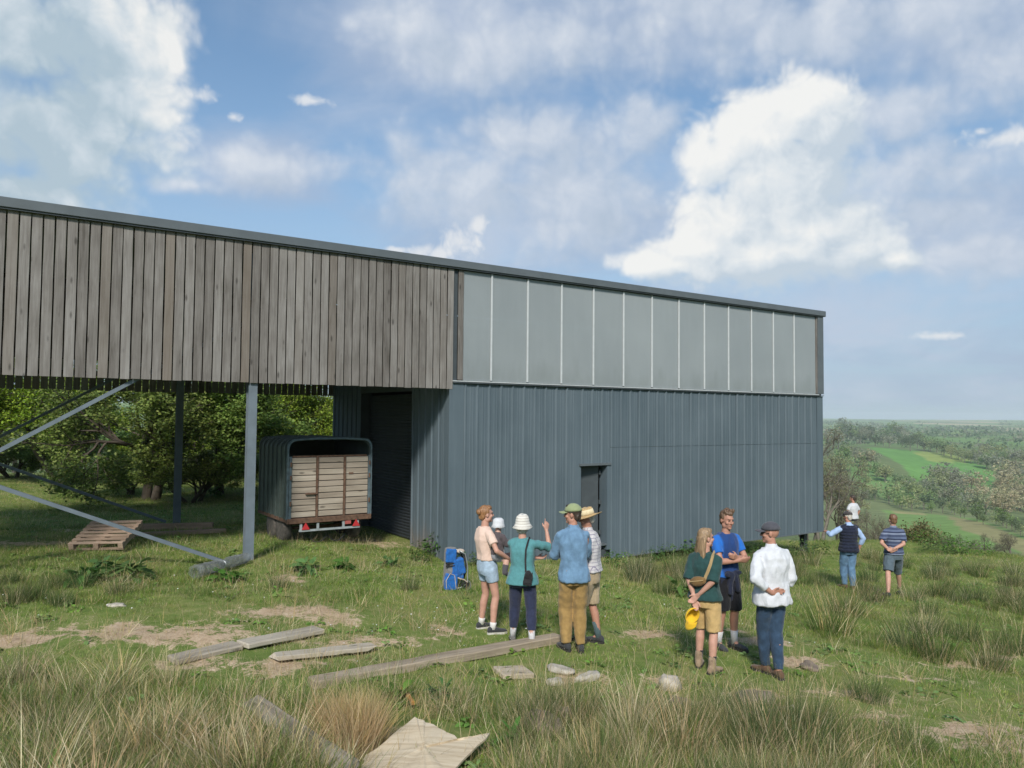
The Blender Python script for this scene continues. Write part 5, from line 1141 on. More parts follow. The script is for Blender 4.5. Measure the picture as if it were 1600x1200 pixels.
        for x in (-1, 1): MB().ell(s.h((x*.030, .084, .0)), (.012, .006, .0075), R_h, 8, 6).build('eye', eye_m, s.root, smooth=True)
        MB().ell(s.h((0, .0945, -.066)), (.021, .005, .0065), R_h, 8, 6).build('lips', lip_m, s.root, smooth=True)
    def shirt(s, mat, hem, sleeve, e=.016, flare=.0, name='shirt', sl_e=.018, wr=.010, collar=False, vneck=0, tuck=False):
        mb = MB(); mb.sect(s.torso(e+.004, hem, 1.474, flare), 24)
        for S, E, Wp in ((s.sL, s.eL, s.wL), (s.sR, s.eR, s.wR)):
            mb.cap_(s.chest+(S-s.chest)*.12, .055+e*.3, S, .050+sl_e*.45, 12)
            if sleeve <= 1: mb.tube([S, S.lerp(E, sleeve*.5), S.lerp(E, sleeve)], [.050+sl_e*.5, .050+sl_e, .049+sl_e], 12)
            else:
                mb.tube([S, S.lerp(E, .5), E], [.050+sl_e*.45, .046+sl_e, .044+sl_e*.9], 12); mb.ell(E, (.044+sl_e*.9,)*3); mb.tube([E, E.lerp(Wp, (sleeve-1)*.5), E.lerp(Wp, sleeve-1)], [.043+sl_e*.9, .040+sl_e*.8, .030+sl_e*.8], 12)
        if collar: mb.tube([s.neck+V3((0, -.006, -.04)), s.neck+V3((0, .0, -.005)), s.neck+V3((0, .004, .030))], [.086, .070, .063], 16)
        return obj(name, remesh(mb, name, mat, .0105, 3, .6, wr, 8.5, s.key), s.root)
    def legs(s, mat, bottom, e=.02, name='trousers', top=1.02, wr=.010, taper=.4, wide=0.):
        mb = MB(); mb.sect(s.torso(e*.35, .80, top), 22)
        for Hh, K, A, Ft in ((s.hL, s.kL, s.aL, s.fL), (s.hR, s.kR, s.aR, s.fR)):
            g = s.g; zt_ = Hh.z-.05; p0 = Hh+V3((0, 0, -.02)); pts, rd = [p0, p0.lerp(K, .5), K], [.088*g+e*.6, .072*g+e, .058*g+e+wide]
            if bottom < K.z-Ft.z: f = min(1., (K.z-(Ft.z+bottom))/max(K.z-A.z, .01)); pts += [K.lerp(A, f*.5), K.lerp(A, f)]; rd += [.056*g+e*.9+wide, (.036+.014*(1-f))*g+e*(1.1-taper*.5)+wide]
            else: f = (p0.z-(Ft.z+bottom))/(p0.z-K.z); pts = [p0, p0.lerp(K, f*.5), p0.lerp(K, f)]; rd = [.088*g+e*.6, .080*g+e, .064*g+e*1.2+wide]
            mb.tube(pts, rd, 14)
        return obj(name, remesh(mb, name, mat, .0105, 3, .6, wr, 8., s.key+3, (1, 1, .8)), s.root)
    def shoes(s, mat, sole, yaws=(8, -8), boot=0., sock=None, sock_top=.16, L=1.):
        for Ft, A, ya in ((s.fL, s.aL, yaws[0]), (s.fR, s.aR, yaws[1])):
            M = Matrix.Rotation(R_(ya), 3, 'Z'); rs = []
            for y, wd, zt_ in ((-.078, .020, .06), (-.066, .033, .085), (-.03, .040, .10+boot*.4), (.02, .041, .098), (.07, .044, .075), (.12, .049, .06), (.17, .044, .052), (.20, .028, .042), (.208, .012, .03)):
                rr = []
                for i in range(12):
                    a = 2*math.pi*i/12; z = .012+(zt_-.012)*(.5+.5*math.sin(a)); rr.append(Ft+M @ V3((wd*math.copysign(abs(math.cos(a))**.7, math.cos(a)), y*L, z)))
                rs.append(rr)
            mb = MB().rings(rs)
            if boot: mb.cap_(A+V3((0, -.004, -.03)), .05, A+V3((0, -.006, boot)), .047, 12)
            sh_ = obj('shoe', remesh(mb, 'shoe', mat, .009, 2, None, .003, 20., s.key), s.root)
            rs = [[Ft+M @ V3((x, y*L, z)) for x, y in ((-.036, -.07), (0, -.084), (.036, -.07), (.042, 0), (.046, .06), (.052, .12), (.046, .17), (.02, .208), (-.02, .208), (-.046, .17), (-.052, .12), (-.044, .06), (-.04, 0))] for z in (-.012, .016)]
            MB().rings(rs).build('sole', sole, sh_)
            if sock:
                top = A+(s.kL-s.aL if Ft is s.fL else s.kR-s.aR).normalized()*(sock_top-.085); MB().tube([A+V3((0, 0, -.03)), A.lerp(top, .5), top], [.044, .0445, .049], 14).build('sock', sock, s.root, smooth=True)
    def hair(s, mat, kind='short'):
        mb = MB()
        def he(c, r): mb.ell(s.h(c), r, s.HR)
        he((0, -.022, .036), (.080, .092, .091)); he((0, -.055, -.02), (.064, .05, .075)); he((0, .03, .085), (.058, .055, .035))
        for x in (-1, 1): he((x*.066, -.008, .03), (.018, .034, .045))
        if kind == 'bun': he((.02, -.115, .035), (.045, .04, .042)); he((0, -.085, -.03), (.04, .03, .05))
        if kind == 'bob': he((0, -.03, -.055), (.084, .082, .072))
        if kind == 'quiff':
            for i in range(9): he((rng.uniform(-.05, .05), rng.uniform(-.05, .07), .105+rng.uniform(0, .02)), (.02, .022, .03))
        if kind == 'long':
            for i in range(15):
                x = -.075+.15*i/14; j = rng.uniform(-.012, .012); a = s.h((x, -.03-.06*math.cos(x*14), -.0)); e_ = s.h((x*1.25+j, -.075-.02*math.cos(x*14), -.22)); e2 = s.h((x*1.3+j*2, -.075+j, -.30-.05*math.cos(x*15)+j*2)); mb.cap_(a, .026, e_, .021, 8); mb.cap_(e_, .021, e2, .009, 8)
        obj('hair', remesh(mb, 'hair', mat, .0085, 1, .7, .008, 32., s.key, (1, 1, .35)), s.root)
    def cap(s, mat, name='cap', strap=True):
        rs = []
        for i in range(7):
            a = i/6*math.pi/2*.97; rr = math.cos(a); z = math.sin(a)*.088
            rs.append([s.h((.087*rr*math.cos(2*math.pi*k/20), -.008+.104*rr*math.sin(2*math.pi*k/20), .036+z)) for k in range(20)])
        c_ = MB().rings(rs, cap=False).add([], []).build(name, mat, s.root, smooth=True); sol = c_.modifiers.new('t', 'SOLIDIFY'); sol.thickness = .006; sol.offset = 1
        gr, n, m = [], 11, 5
        for j in range(m):
            row = []
            for i in range(n): a = -1.08+2.16*i/(n-1); r0 = 1+.72*j/(m-1)*math.cos(a)**.6; row.append(s.h((.085*math.sin(a)*(1+.05*j), .09*math.cos(a)+.085*j/(m-1)*math.cos(a)**.5, .042-.010*j/(m-1)-.020*math.sin(a)**2)))
            gr.append(row)
        br = MB().rings(gr, cap=False, closed=False).build('brim', mat, c_, smooth=True); sol = br.modifiers.new('t', 'SOLIDIFY'); sol.thickness = .005
        MB().ell(s.h((0, -.008, .124)), (.008, .008, .005), s.HR, 8, 5).build('button', mat, c_)
    def lathe_hat(s, mat, prof, name='hat', tilt=0, sy=1.12, wob=.0):
        n = 28; rs = [[s.h((r*math.cos(2*math.pi*k/n), -.008+r*sy*math.sin(2*math.pi*k/n), z+wob*math.sin(4*math.pi*k/n)*max(0, r-.1)/.1+wob*.4*math.sin(6*math.pi*k/n+1))) for k in range(n)] for r, z in prof]
        c_ = MB().rings(rs, cap=False).build(name, mat, s.root, smooth=True); sol = c_.modifiers.new('t', 'SOLIDIFY'); sol.thickness = .005; return c_
white_sole = plain('pale_sole', (.5, .48, .43), .8, .15, 20.); dark_sole = plain('dark_sole', (.03, .028, .026), .85, .2, 20.)
dark_shoe = cloth('dark_shoe', (.04, .042, .045))[0]; grey_shoe = cloth('grey_shoe', (.13, .125, .12), .5, 30.)[0]; beige_boot = cloth('beige_suede', (.26, .185, .125), .25)[0]; brown_shoe = cloth('brown_leather', (.11, .065, .04), .3)[0]
wsock = cloth('white_sock', (.62, .60, .58))[0]; teal_sock = cloth('teal_sock', (.075, .115, .125))[0]; black_sock = cloth('black_sock', (.02, .02, .022))[0]; wsock2 = cloth('pale_grey_sock', (.5, .49, .5))[0]

# 1 woman carrying the baby
p = Person('peach', 'woman in peach T-shirt and cut-off denim shorts with a baby on her hip', 1.66, -62, ((752, 982), (770, 990)), 'fair', True, head=(-6, 0), wrL=(.02, .30, 1.06), wrR=(.31, .22, 1.05), poL=(-1, -.5, -.3), poR=(1, -.7, -.5), curlL=.5, curlR=.55, palmR=(-1, .2, .3), palmL=(1, .1, .6), lean=(0, -.05))
denim_s = cloth('washed_denim', (.31, .40, .50), .28, 11.)[0]
p.legs(denim_s, .70, .018, 'shorts', 1.05, .007); p.shirt(cloth('peach_cotton', (.64, .47, .39), .05)[0], 1.01, .62, .018, .0, 'shirt', .014, .012); p.hair(HM['ginger'], 'bun'); p.shoes(dark_shoe, white_sole, (6, -10), sock=wsock, sock_top=.15); PEACH = p
# the baby on her hip, a figure of its own
def baby():
    q = PEACH.root; k = PEACH.k; M = Matrix.Translation(q.location) @ Matrix.Rotation(q.rotation_euler[2], 4, 'Z')
    o = thing('person', 'baby in white sun hat and dark jacket carried on the woman\'s hip', 'baby', tuple(M @ V3((.17, .06, 1.02))), q.rotation_euler[2]+R_(18)); mb = MB(); S_ = SK['pale']
    # forward of the baby is its local +y; it sits astride the hip with legs hanging towards -x... +x
    hdp = V3((0, .02, .445)); mb.cap_((0, 0, .02), .085, (0, .0, .22), .08); mb.cap_((0, 0, .25), .05, (0, .01, .36), .042); mb.ell(hdp, (.062, .07, .072)); mb.ell(hdp+V3((0, .03, -.03)), (.045, .04, .045)); mb.cap_(hdp+V3((0, .066, -.01)), .008, hdp+V3((0, .072, -.02)), .009, 8)
    for x in (-1, 1):
        mb.ell(hdp+V3((x*.064, -.005, -.015)), (.009, .014, .02)); kn = V3((x*.125, .05, -.055)); an = V3((x*.145, .0, -.21)); mb.cap_((x*.05, .02, .0), .058, kn, .046); mb.cap_(kn, .046, an, .033); mb.cap_(an, .03, an+V3((.0, .06, -.03)), .022)
        S = V3((x*.085, 0, .27)); E = V3((x*.14, .05, .17)); Wp = V3((x*.10, .14, .20)); mb.cap_(S, .036, E, .03); mb.cap_(E, .03, Wp, .022)
        for i in range(4): b_ = Wp+V3((0, .022, .0))+V3((.010*(i-1.5), 0, .004*i)); mb.cap_(Wp, .017, b_, .009, 8); mb.cap_(b_, .008, b_+V3((-x*.008, .02, -.006)), .0065, 8)
        mb.cap_(Wp, .014, Wp+V3((-x*.024, .012, .014)), .007, 8)
    obj('body', remesh(mb, 'body', S_, .007, 3, .5), o)
    jk = cloth('dark_grey_jersey', (.085, .07, .075))[0]; mb = MB(); mb.cap_((0, -.002, .04), .1, (0, 0, .2), .098); mb.cap_((0, 0, .2), .098, (0, 0, .29), .06)
    for x in (-1, 1): S = V3((x*.085, 0, .27)); E = V3((x*.14, .05, .17)); Wp = V3((x*.10, .14, .20)); mb.cap_(S, .05, E, .044); mb.tube([E, E.lerp(Wp, .8)], [.042, .036], 10)
    obj('jacket', remesh(mb, 'jacket', jk, .01, 3, .7, .01, 14., 5), o)
    sk = cloth('dark_grey_sock', (.075, .07, .08))[0]; nap = cloth('grey_bloomers', (.3, .3, .33))[0]; mb = MB(); mb.cap_((0, .0, .02), .1, (0, .0, .06), .1)
    for x in (-1, 1): mb.tube([(x*.05, .02, .0), (x*.09, .04, -.025)], [.068, .058], 10)
    obj('bloomers', remesh(mb, 'bloomers', nap, .01, 3), o)
    for x in (-1, 1):
        kn = V3((x*.125, .05, -.055)); an = V3((x*.145, .0, -.21)); mb = MB(); mb.tube([kn.lerp(an, .35), an], [.046, .038], 10); mb.cap_(an, .037, an+V3((.0, .065, -.035)), .028); obj('sock', remesh(mb, 'sock', sk, .008, 2), o)
    hm = cloth('white_sun_hat', (.55, .56, .58), .05)[0]; n = 24
    rs = [[(r*math.cos(2*math.pi*k_/n), .012+r*1.1*math.sin(2*math.pi*k_/n), .435+z+.006*math.sin(k_*1.9)*(r > .08)) for k_ in range(n)] for r, z in ((.012, .092), (.045, .088), (.068, .068), (.075, .03), (.077, .0), (.098, -.035))]
    h_ = MB().rings(rs, cap=False).build('hat', hm, o, smooth=True); h_.modifiers.new('t', 'SOLIDIFY').thickness = .005
    for x in (-1, 1): MB().ell(hdp+V3((x*.022, .062, .0)), (.007, .004, .006), None, 8, 6).build('eye', eye_m, o)
    o.scale = (.95,)*3; return o
baby()
# 2 woman pointing
p = Person('teal', 'woman in teal tunic and striped sun hat raising a pointing hand', 1.60, -10, ((801, 1003), (831, 1011)), 'fair', True, head=(-14, 4), wrL=(.17, .21, 1.17), wrR=(.30, .27, 1.56), poL=(-1, .3, -.8), poR=(.8, .3, -1), curlR=.9, fingR=(.05, 1.25, 1.35, 1.4), hdR=(.05, .1, 1), palmR=(-.6, .8, 0), palmL=(.0, -.4, 1), lean=(-.01, .01))
p.legs(cloth('navy_cotton', (.028, .034, .068), .2)[0], .21, .020, 'trousers', 1.0, .006, .3); p.shirt(cloth('teal_jersey', (.085, .235, .25), .12)[0], .845, .98, .022, .045, 'tunic', .018, .014)
hatm = stripes('striped_hat', [(.6, .57, .5), [(.0, (.62, .60, .55)), (.42, (.66, .63, .57)), (.47, (.30, .27, .25)), (.60, (.34, .3, .27)), (.65, (.64, .61, .55)), (1., (.62, .6, .55))]], .036)
p.hair(HM['grey'], 'bob'); p.lathe_hat(hatm, [(.012, .152), (.05, .148), (.078, .125), (.092, .08), (.098, .035), (.112, .0), (.142, -.035)], wob=.01); p.shoes(grey_shoe, dark_sole, (14, -10), sock=wsock2, sock_top=.22); TEAL = p
# 3 man in denim shirt
p = Person('denim', 'man in blue denim shirt, tan trousers and pale green cap', 1.78, 10, ((885, 1016), (907, 1018)), 'tan', head=(58, -4), wrL=(.02, .22, 1.17), wrR=(-.02, .24, 1.14), poL=(-1, -.1, -.7), poR=(1, -.1, -.7), lean=(-.01, .01), palmL=(0, -1, 0), palmR=(0, -1, .2), girth=.9)
p.legs(cloth('tan_canvas', (.29, .185, .07), .18, 14.)[0], .045, .026, 'trousers', 1.03, .016, .1, .004); p.shirt(cloth('light_denim', (.13, .225, .34), .22, 10.)[0], .845, 1.86, .020, .02, 'shirt', .015, .024, True); p.hair(HM['dark']); p.cap(cloth('green_cap', (.25, .29, .155), .08)[0]); p.shoes(dark_shoe, dark_sole, (16, -8)); DEN = p
# 4 man in straw hat
p = Person('straw', 'man in checked shirt, khaki shorts and straw hat behind the denim shirt', 1.70, 72, ((908, 1003), (935, 1004)), 'tan', head=(12, -14), wrL=(-.02, .27, 1.10), wrR=(.0, .28, 1.16), poL=(-1, -.6, -.7), poR=(1, -.3, -.7), palmL=(1, -.2, 0), lean=(0, .03))
pm, t, b, c = cloth('checked_cotton', (.66, .64, .66), .05); sp_ = t.add('ShaderNodeSeparateXYZ'); t.put(sp_.inputs[0], c)
def line(v, per, w_): return t.math('LESS_THAN', t.math('FRACT', t.math('DIVIDE', v, per)), w_)
chk = t.math('MAXIMUM', line(t.math('ADD', sp_.outputs[0], sp_.outputs[1]), .05, .16), line(sp_.outputs[2], .045, .16)); t.put(b.inputs['Base Color'], t.mix(t.math('MULTIPLY', chk, .75), (.50, .48, .49), (.16, .14, .22)))
p.legs(cloth('khaki_cotton', (.37, .29, .19), .12)[0], .50, .03, 'shorts', 1.03, .012); p.shirt(pm, .95, .95, .024, .02, 'shirt', .026, .013, True); p.hair(HM['grey'])
stm, t, b, c = cloth('straw_plait', (.42, .29, .14), .3, 60.); st2 = cloth('hat_band', (.62, .53, .34))[0]
hh = p.lathe_hat(stm, [(.012, .128), (.05, .13), (.078, .122), (.088, .06), (.095, .03), (.13, .022), (.17, .018), (.185, .026)], wob=.014); n = 26
bd = MB().rings([[p.h((r*math.cos(2*math.pi*k/n), -.008+r*1.12*math.sin(2*math.pi*k/n), z)) for k in range(n)] for r, z in ((.097, .036), (.092, .075), (.087, .105))], cap=False).build('hat_band', st2, hh, smooth=True); bd.modifiers.new('t', 'SOLIDIFY').thickness = .004
p.shoes(dark_shoe, dark_sole, (5, -10), sock=teal_sock, sock_top=.27)
# 5 woman with the yellow cap
p = Person('green', 'woman with long fair hair in dark green top and pale yellow shorts', 1.66, -34, ((1092, 1042), (1113, 1053)), 'fair', True, head=(-38, 0), wrL=(-.075, -.155, .90), wrR=(-.035, -.165, .96), poL=(-1, -.7, .1), poR=(1, -.6, -.2), palmL=(.3, -1, 0), palmR=(0, -1, .2), curlL=.8, curlR=.6, hdL=(.1, -.1, -1))
p.legs(cloth('yellow_cotton', (.50, .34, .15), .1)[0], .50, .022, 'shorts', 1.02, .009); p.shirt(cloth('bottle_green_jersey', (.022, .058, .056), .18)[0], .90, 1.0, .026, .03, 'top', .026, .013); p.hair(HM['fair'], 'long'); p.shoes(beige_boot, dark_sole, (12, -14), .085, sock=black_sock, sock_top=.21); GRN = p
# 6 man facing the camera
p = Person('blue', 'man in bright blue T-shirt facing the viewer with arms folded', 1.77, -152, ((1147, 1013), (1122, 1014)), 'tan', head=(-4, -8), wrL=(.02, .21, 1.20), wrR=(-.02, .23, 1.16), poL=(-1, -.1, -.6), poR=(1, -.1, -.6), palmL=(0, -1, .2), palmR=(0, -1, .3))
bm2, t, b, c = cloth('blue_jersey', (.025, .12, .42), .15); sp_ = t.add('ShaderNodeSeparateXYZ'); t.put(sp_.inputs[0], c); t.put(b.inputs['Base Color'], t.mix(t.sstep(t.math('ABSOLUTE', sp_.outputs[0]), .115, .15), (.018, .05, .165), (.02, .125, .44)))
p.legs(cloth('black_nylon', (.012, .012, .015), .2)[0], .50, .034, 'shorts', 1.03, .010); p.shirt(bm2, .93, .62, .018, .01, 'shirt', .016, .012)
jm = cloth('navy_fleece', (.018, .022, .042), .25)[0]; mb = MB(); c_ = p.hip
mb.sect([(c_.x, c_.y-.02, z, rx, ry) for z, rx, ry in ((.62, .19, .12), (.75, .20, .13), (.90, .20, .145), (1.02, .178, .135), (1.05, .165, .125))]); mb.cap_((-.10, .13, .98), .035, (.10, .135, .97), .035); mb.cap_((-.02, .15, .96), .03, (-.06, .15, .76), .028); mb.cap_((.03, .15, .96), .03, (.07, .15, .74), .028)
obj('tied_jacket', remesh(mb, 'tied_jacket', jm, .011, 2, .7, .014, 9., 4), p.root); p.hair(HM['mid'], 'quiff'); p.shoes(dark_shoe, dark_sole, (10, -12), sock=wsock2, sock_top=.23)
# 7 man in white shirt
p = Person('white', 'man in white shirt and dark jeans with one hand behind his back', 1.76, 20, ((1196, 1052), (1217, 1060)), 'tan', head=(48, -3), wrL=(-.115, -.15, .99), wrR=(.205, .11, .93), poL=(-1, -.1, -.1), poR=(.35, -1, 0), palmL=(.2, -1, 0), hdL=(1, -.1, .15), palmR=(-1, .2, 0), girth=1.03)
p.legs(cloth('dark_jeans', (.03, .055, .095), .3, 10.)[0], .04, .016, 'jeans', 1.0, .010, .4); p.shirt(cloth('white_linen', (.56, .57, .60), .06)[0], .835, 1.62, .030, .035, 'shirt', .022, .026, True); p.cap(cloth('charcoal_cap', (.07, .07, .082), .2)[0]); p.shoes(brown_shoe, dark_sole, (12, -6))
g_ = MB(); g_.tube([p.h((x, y, .004)) for x, y in ((-.08, -.01), (-.075, .06), (-.05, .092), (0, .1), (.05, .092), (.075, .06), (.08, -.01))], .004, 5); g_.ell(p.h((-.036, .096, -.002)), (.026, .008, .018), p.HR, 10, 6); g_.ell(p.h((.036, .096, -.002)), (.026, .008, .018), p.HR, 10, 6); g_.build('sunglasses', black, p.root)
# 8 man in waistcoat
p = Person('vest', 'man in navy quilted waistcoat and jeans reaching to the barn corner', 1.74, 12, ((1320, 919), (1333, 922)), 'tan', head=(16, -6), wrL=(-.36, .30, 1.27), wrR=(.27, .0, .91), poL=(-1, -.3, -.6), poR=(1, -.5, 0), palmL=(.3, .3, -1), girth=1.06)
p.legs(cloth('mid_jeans', (.10, .18, .28), .3, 10.)[0], .04, .022, 'jeans', 1.0, .012, .5); p.shirt(cloth('pale_blue_cotton', (.31, .42, .62), .08)[0], .92, 1.62, .012, .0, 'shirt', .02, .012, True)
vm_, t, b, c = cloth('navy_quilt', (.016, .02, .038), .3); sp_ = t.add('ShaderNodeSeparateXYZ'); t.put(sp_.inputs[0], c); qs = t.math('ABSOLUTE', t.math('SUBTRACT', t.math('FRACT', t.math('DIVIDE', sp_.outputs[2], .07)), .5)); bump(t, b, t.math('POWER', qs, .5), .9, .03)
mb = MB(); mb.sect(p.torso(.036, .86, 1.46, .03), 24); mb.sect([(p.hip.x+.12, p.hip.y+.03, z, rx, .05) for z, rx in ((.80, .17), (.95, .12), (1.2, .06))]); 
for S in (p.sL, p.sR): mb.cap_(p.chest, .07, S, .064)
obj('waistcoat', remesh(mb, 'waistcoat', vm_, .012, 3, .7, .010, 10., 6), p.root); p.hair(HM['grey']); p.cap(cloth('dark_check_cap', (.05, .045, .045), .5, 60.)[0]); p.shoes(brown_shoe, dark_sole, (10, -8))
# 9 man in striped polo
p = Person('polo', 'man in striped navy polo shirt and grey shorts, hands clasped behind him', 1.74, -2, ((1388, 933), (1406, 930)), 'fair', head=(2, 0), wrL=(-.13, -.155, .99), wrR=(-.09, -.17, 1.045), poL=(-1, -.3, -.2), poR=(1, -.5, -.3), palmL=(.4, -1, .1), palmR=(0, -1, .2), hdL=(.7, -.1, .4), hdR=(-1, 0, -.1))
sm_ = stripes('striped_polo', [(.1, .12, .2), [(.0, (.045, .058, .105)), (.28, (.05, .065, .115)), (.33, (.17, .20, .28)), (.52, (.19, .22, .30)), (.56, (.02, .028, .06)), (.70, (.022, .03, .065)), (.75, (.10, .125, .20)), (1., (.09, .115, .185))]], .145)
p.legs(cloth('slate_cotton', (.085, .115, .14), .15)[0], .50, .034, 'shorts', 1.0, .013); p.shirt(sm_, .92, .8, .022, .02, 'polo_shirt', .024, .012, True); p.hair(HM['brown']); p.shoes(dark_shoe, dark_sole, (8, -14))
# 10 far man
Yf = min(np.linspace(24, 34, 60), key=lambda Y: abs(gz(*_atY(1333, 800, Y)[:2])+1.77-_atY(1333, 770, Y)[2])); fq = _atY(1333, 800, Yf)
p = Person('far', 'man in plain white T-shirt standing beyond the man in the waistcoat', 1.76, 28, ((1329, 842), (1337, 842)), 'tan', head=(20, -8), wrL=(-.24, .08, .93), wrR=(.25, .06, .92), base=(fq[0], fq[1], 0)); p.fL = V3((-.1, 0, 0)); p.fR = V3((.1, .02, 0))
p.legs(cloth('black_denim', (.02, .021, .026))[0], .05, .02, 'jeans', 1.0, .01); p.shirt(cloth('white_jersey', (.52, .53, .56), .05)[0], .88, .75, .024, .02, 'shirt', .022, .012); p.hair(HM['dark']); p.shoes(dark_shoe, dark_sole)

# ------------------------------------------------------------------ things held, hung and set down
def inw(P, v): return Matrix.Translation(P.root.location) @ Matrix.Rotation(P.root.rotation_euler[2], 4, 'Z') @ (V3(v)*P.k)
def along(name, mat, P, pts, w_, th, label=None, cat=None, parent=None):
    """a flat strap laid over the body through points given in the person's frame"""
    rs = []
    for i, p_ in enumerate(pts):
        p_ = V3(p_); d = (V3(pts[min(i+1, len(pts)-1)])-V3(pts[max(i-1, 0)])).normalized(); nn = V3((p_.x-P.hip.x, p_.y-P.hip.y, .0)); nn = (nn-d*nn.dot(d)).normalized(); sd = d.cross(nn); rs.append([p_+sd*w_/2, p_+sd*w_/2+nn*th, p_-sd*w_/2+nn*th, p_-sd*w_/2])
    return MB().rings(rs).build(name, mat, parent)
# yellow cap held behind her
ym = cloth('yellow_cotton_cap', (.66, .41, .025), .06)[0]; hp = inw(GRN, GRN.wL+V3((-.02, -.03, -.20)))
yc = thing('cap', 'bright yellow cap held by its strap behind the woman in dark green', 'cap', tuple(hp), R_(-20)); rs = []
for i in range(7): a = i/6*math.pi/2*.97; rs.append([(.088*math.cos(a)*math.cos(2*math.pi*k/18), .105*math.cos(a)*math.sin(2*math.pi*k/18), .085*math.sin(a)) for k in range(18)])
c_ = MB().rings(rs, cap=False).build('crown', ym, yc, smooth=True); c_.modifiers.new('t', 'SOLIDIFY').thickness = .006
gr = [[(.085*math.sin(a), .09*math.cos(a)+.085*j/4*math.cos(a)**.5, -.004-.012*j/4-.018*math.sin(a)**2) for a in np.linspace(-1.08, 1.08, 11)] for j in range(5)]
b_ = MB().rings(gr, cap=False, closed=False).build('brim', ym, yc, smooth=True); b_.modifiers.new('t', 'SOLIDIFY').thickness = .005
MB().tube([(.03*math.cos(a), -.105+.0*a, .02+.03*math.sin(a)) for a in np.linspace(0, math.pi, 8)], .005, 5).build('strap', black, yc)
yc.rotation_euler = (R_(-72), R_(14), R_(20))
# brown sling bag across her back
bagm = cloth('brown_nylon', (.17, .10, .04), .2)[0]; strapm = cloth('tan_webbing', (.34, .24, .12), .15)[0]
bag = thing('sling_bag', 'small brown sling bag worn across the back of the dark green top', 'bag', GRN.root.location, GRN.root.rotation_euler[2]); bag.scale = (GRN.k,)*3
mb = MB(); mb.ell((-.035, -.175, 1.135), (.115, .045, .062), Matrix.Rotation(R_(-14), 3, 'Y')); obj('pouch', remesh(mb, 'pouch', bagm, .01, 3, None, .006, 16., 3), bag)
MB().bar((-.13, -.219, 1.125), (.05, -.219, 1.165), .004, .012).build('zip', strapm, bag)
along('strap', strapm, GRN, [(.05, -.165, 1.17), (.09, -.162, 1.27), (.115, -.14, 1.36), (.125, -.09, 1.455), (.12, -.02, 1.495), (.10, .06, 1.47), (.04, .135, 1.36), (-.06, .15, 1.22), (-.15, .06, 1.11), (-.155, -.08, 1.10), (-.13, -.15, 1.11)], .038, .006, parent=bag)
# black camera bag on a strap
cb = thing('camera_bag', 'small black bag hanging on a strap down the teal tunic', 'bag', TEAL.root.location, TEAL.root.rotation_euler[2]); cb.scale = (TEAL.k,)*3
mb = MB(); mb.box((.105, -.20, .94), (.115, .07, .15), Matrix.Rotation(R_(10), 3, 'Y')); mb.ell((.115, -.22, 1.02), (.05, .04, .055)); obj('pouch', remesh(mb, 'pouch', cloth('black_nylon_bag', (.02, .02, .022), .4)[0], .011, 3, None, .008, 20., 2), cb)
MB().bb(.06, .15, -.243, -.235, .90, .95).build('pocket', black, cb)
along('strap', black, TEAL, [(.07, -.185, 1.04), (.062, -.168, 1.2), (.066, -.155, 1.34), (.085, -.125, 1.43), (.095, -.05, 1.49), (.09, .05, 1.47), (.07, .13, 1.36), (.10, .15, 1.2), (.15, .10, 1.06), (.15, -.12, 1.0), (.14, -.19, 1.0)], .024, .005, parent=cb)
# child carrier
q = hit(712, 921); cc = thing('child_carrier', 'bright blue framed child carrier backpack standing alone on the grass', 'child carrier', (q[0], q[1], gz(q[0], q[1])), R_(24))
blu = cloth('blue_nylon', (.02, .115, .36), .2)[0]; gry = cloth('grey_nylon', (.17, .165, .16), .25)[0]; tanp = cloth('tan_padding', (.46, .38, .31), .12)[0]; frm = plain('frame_tube', (.30, .31, .30), .4, .1, 9., metallic=.5)
mb = MB(); mb.sect([(-.10, 0, z, rx, ry) for z, rx, ry in ((.03, .11, .12), (.12, .125, .135), (.26, .11, .12), (.45, .10, .115), (.62, .105, .11), (.70, .09, .09))]); obj('pack_body', remesh(mb, 'pack_body', gry, .011, 2, None, .008, 14., 1), cc)
for x_, z, w_, h_, d_, y_ in ((-.125, .585, .17, .22, .06, -.095), (-.13, .16, .20, .26, .09, -.115), (-.05, .38, .10, .24, .06, -.10)):
    mb = MB(); mb.box((x_, y_, z), (w_, d_, h_), Matrix.Rotation(R_(6), 3, 'Y')); mb.box((x_, y_, z-.02), (w_*1.08, d_*.8, h_*.7)); obj('blue_panel', remesh(mb, 'blue_panel', blu, .011, 4, None, .010, 16., z), cc)
mb = MB(); mb.box((.045, -.06, .40), (.13, .16, .26), Matrix.Rotation(R_(-14), 3, 'Y')); mb.box((.05, -.05, .25), (.10, .14, .12)); obj('seat_pod', remesh(mb, 'seat_pod', blu, .011, 4, None, .012, 14., 5), cc)
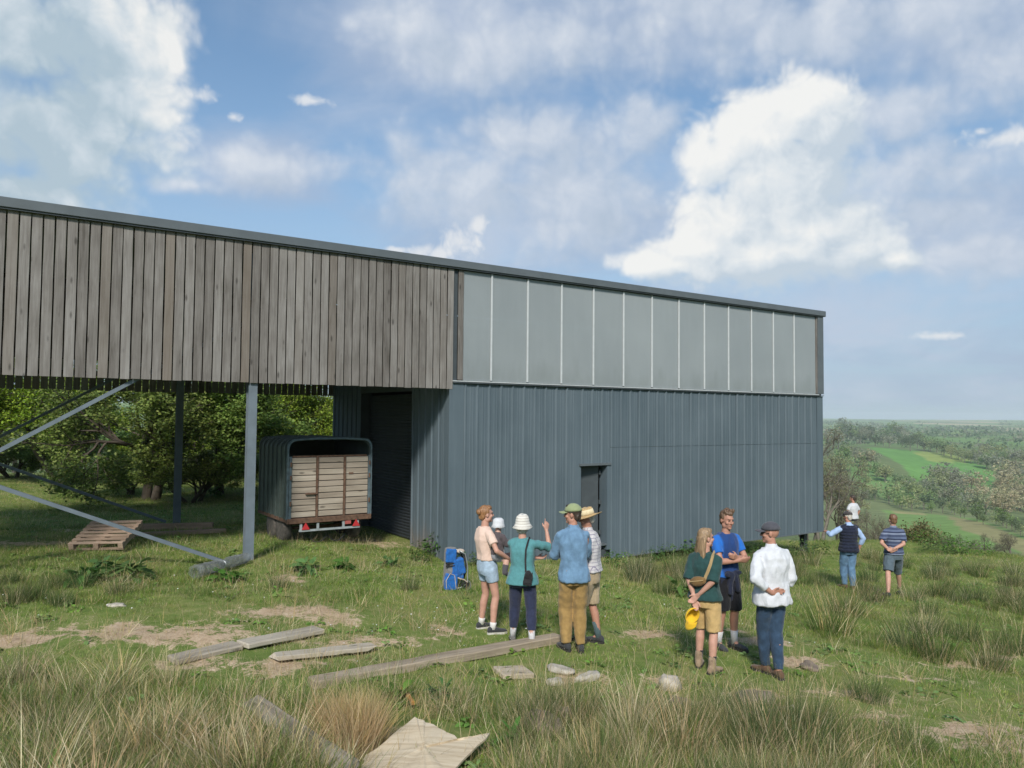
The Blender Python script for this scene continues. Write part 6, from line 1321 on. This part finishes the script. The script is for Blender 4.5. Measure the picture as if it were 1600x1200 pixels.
MB().tube([(-.22, -.155, .05), (-.225, -.165, .2), (-.16, -.17, .305), (-.08, -.165, .27), (-.05, -.16, .05)], .006, 6).build('piping', tanp, cc)
for z in (.46, .42): MB().box((-.14, -.115, z), (.15, .03, .018)).build('compression_strap', black, cc)
mb = MB(); mb.ell((.06, -.02, .635), (.085, .07, .04)); obj('head_pad', remesh(mb, 'head_pad', tanp, .01, 2), cc)
for y in (-.11, .11): MB().tube([(-.16, y, .02), (.05, y, .05), (.17, y, .12), (.165, y, .40), (.12, y, .60), (.02, y, .66)], .012, 8).build('frame_tube', frm, cc, smooth=True)
MB().tube([(-.05, -.13, .24), (.03, -.135, .2), (.10, -.13, .18), (.16, -.12, .13)], .010, 6).build('strap', tanp, cc)
for y in (-.05, .07): MB().tube([(.12, y, .58), (.16, y, .45), (.155, y, .3), (.12, y, .17)], .026, 8, flat=.4).build('shoulder_strap', black, cc, smooth=True)
w_ = MB().lathe([(.02, -.02), (.06, -.03), (.075, 0), (.06, .03), (.02, .02)], 18).build('wheel', black, cc, (.13, -.10, .075)); w_.rotation_euler = (math.pi/2, 0, 0)
MB().tube([(.13+.085*math.cos(a), -.135, .085+.085*math.sin(a)) for a in np.linspace(-1.9, 1.0, 12)], .008, 6).build('kick_stand', frm, cc)
mb = MB(); mb.ell((-.19, -.13, .05), (.045, .03, .045)); obj('foot_cup', remesh(mb, 'foot_cup', cloth('deep_blue', (.01, .02, .06))[0], .01, 1), cc)
# ------------------------------------------------------------------ air between here and the far fields
def haze():
    m = bpy.data.materials.new('haze'); m.use_nodes = True; t = NT(m.node_tree); t.n.clear(); o = t.add('ShaderNodeOutputMaterial'); v = t.add('ShaderNodeVolumePrincipled')
    v.inputs['Color'].default_value = (.82, .88, .95, 1); v.inputs['Density'].default_value = HAZE; t.l.new(v.outputs[0], o.inputs['Volume'])
    zl = -90.; ob = MB().bb(-8300, 8300, -8300, 8300, zl, 75.).build('haze', m); return tag(ob, kind='stuff')
HAZE = 1.35e-4
haze()
bpy.data.scenes.remove(_tmp)
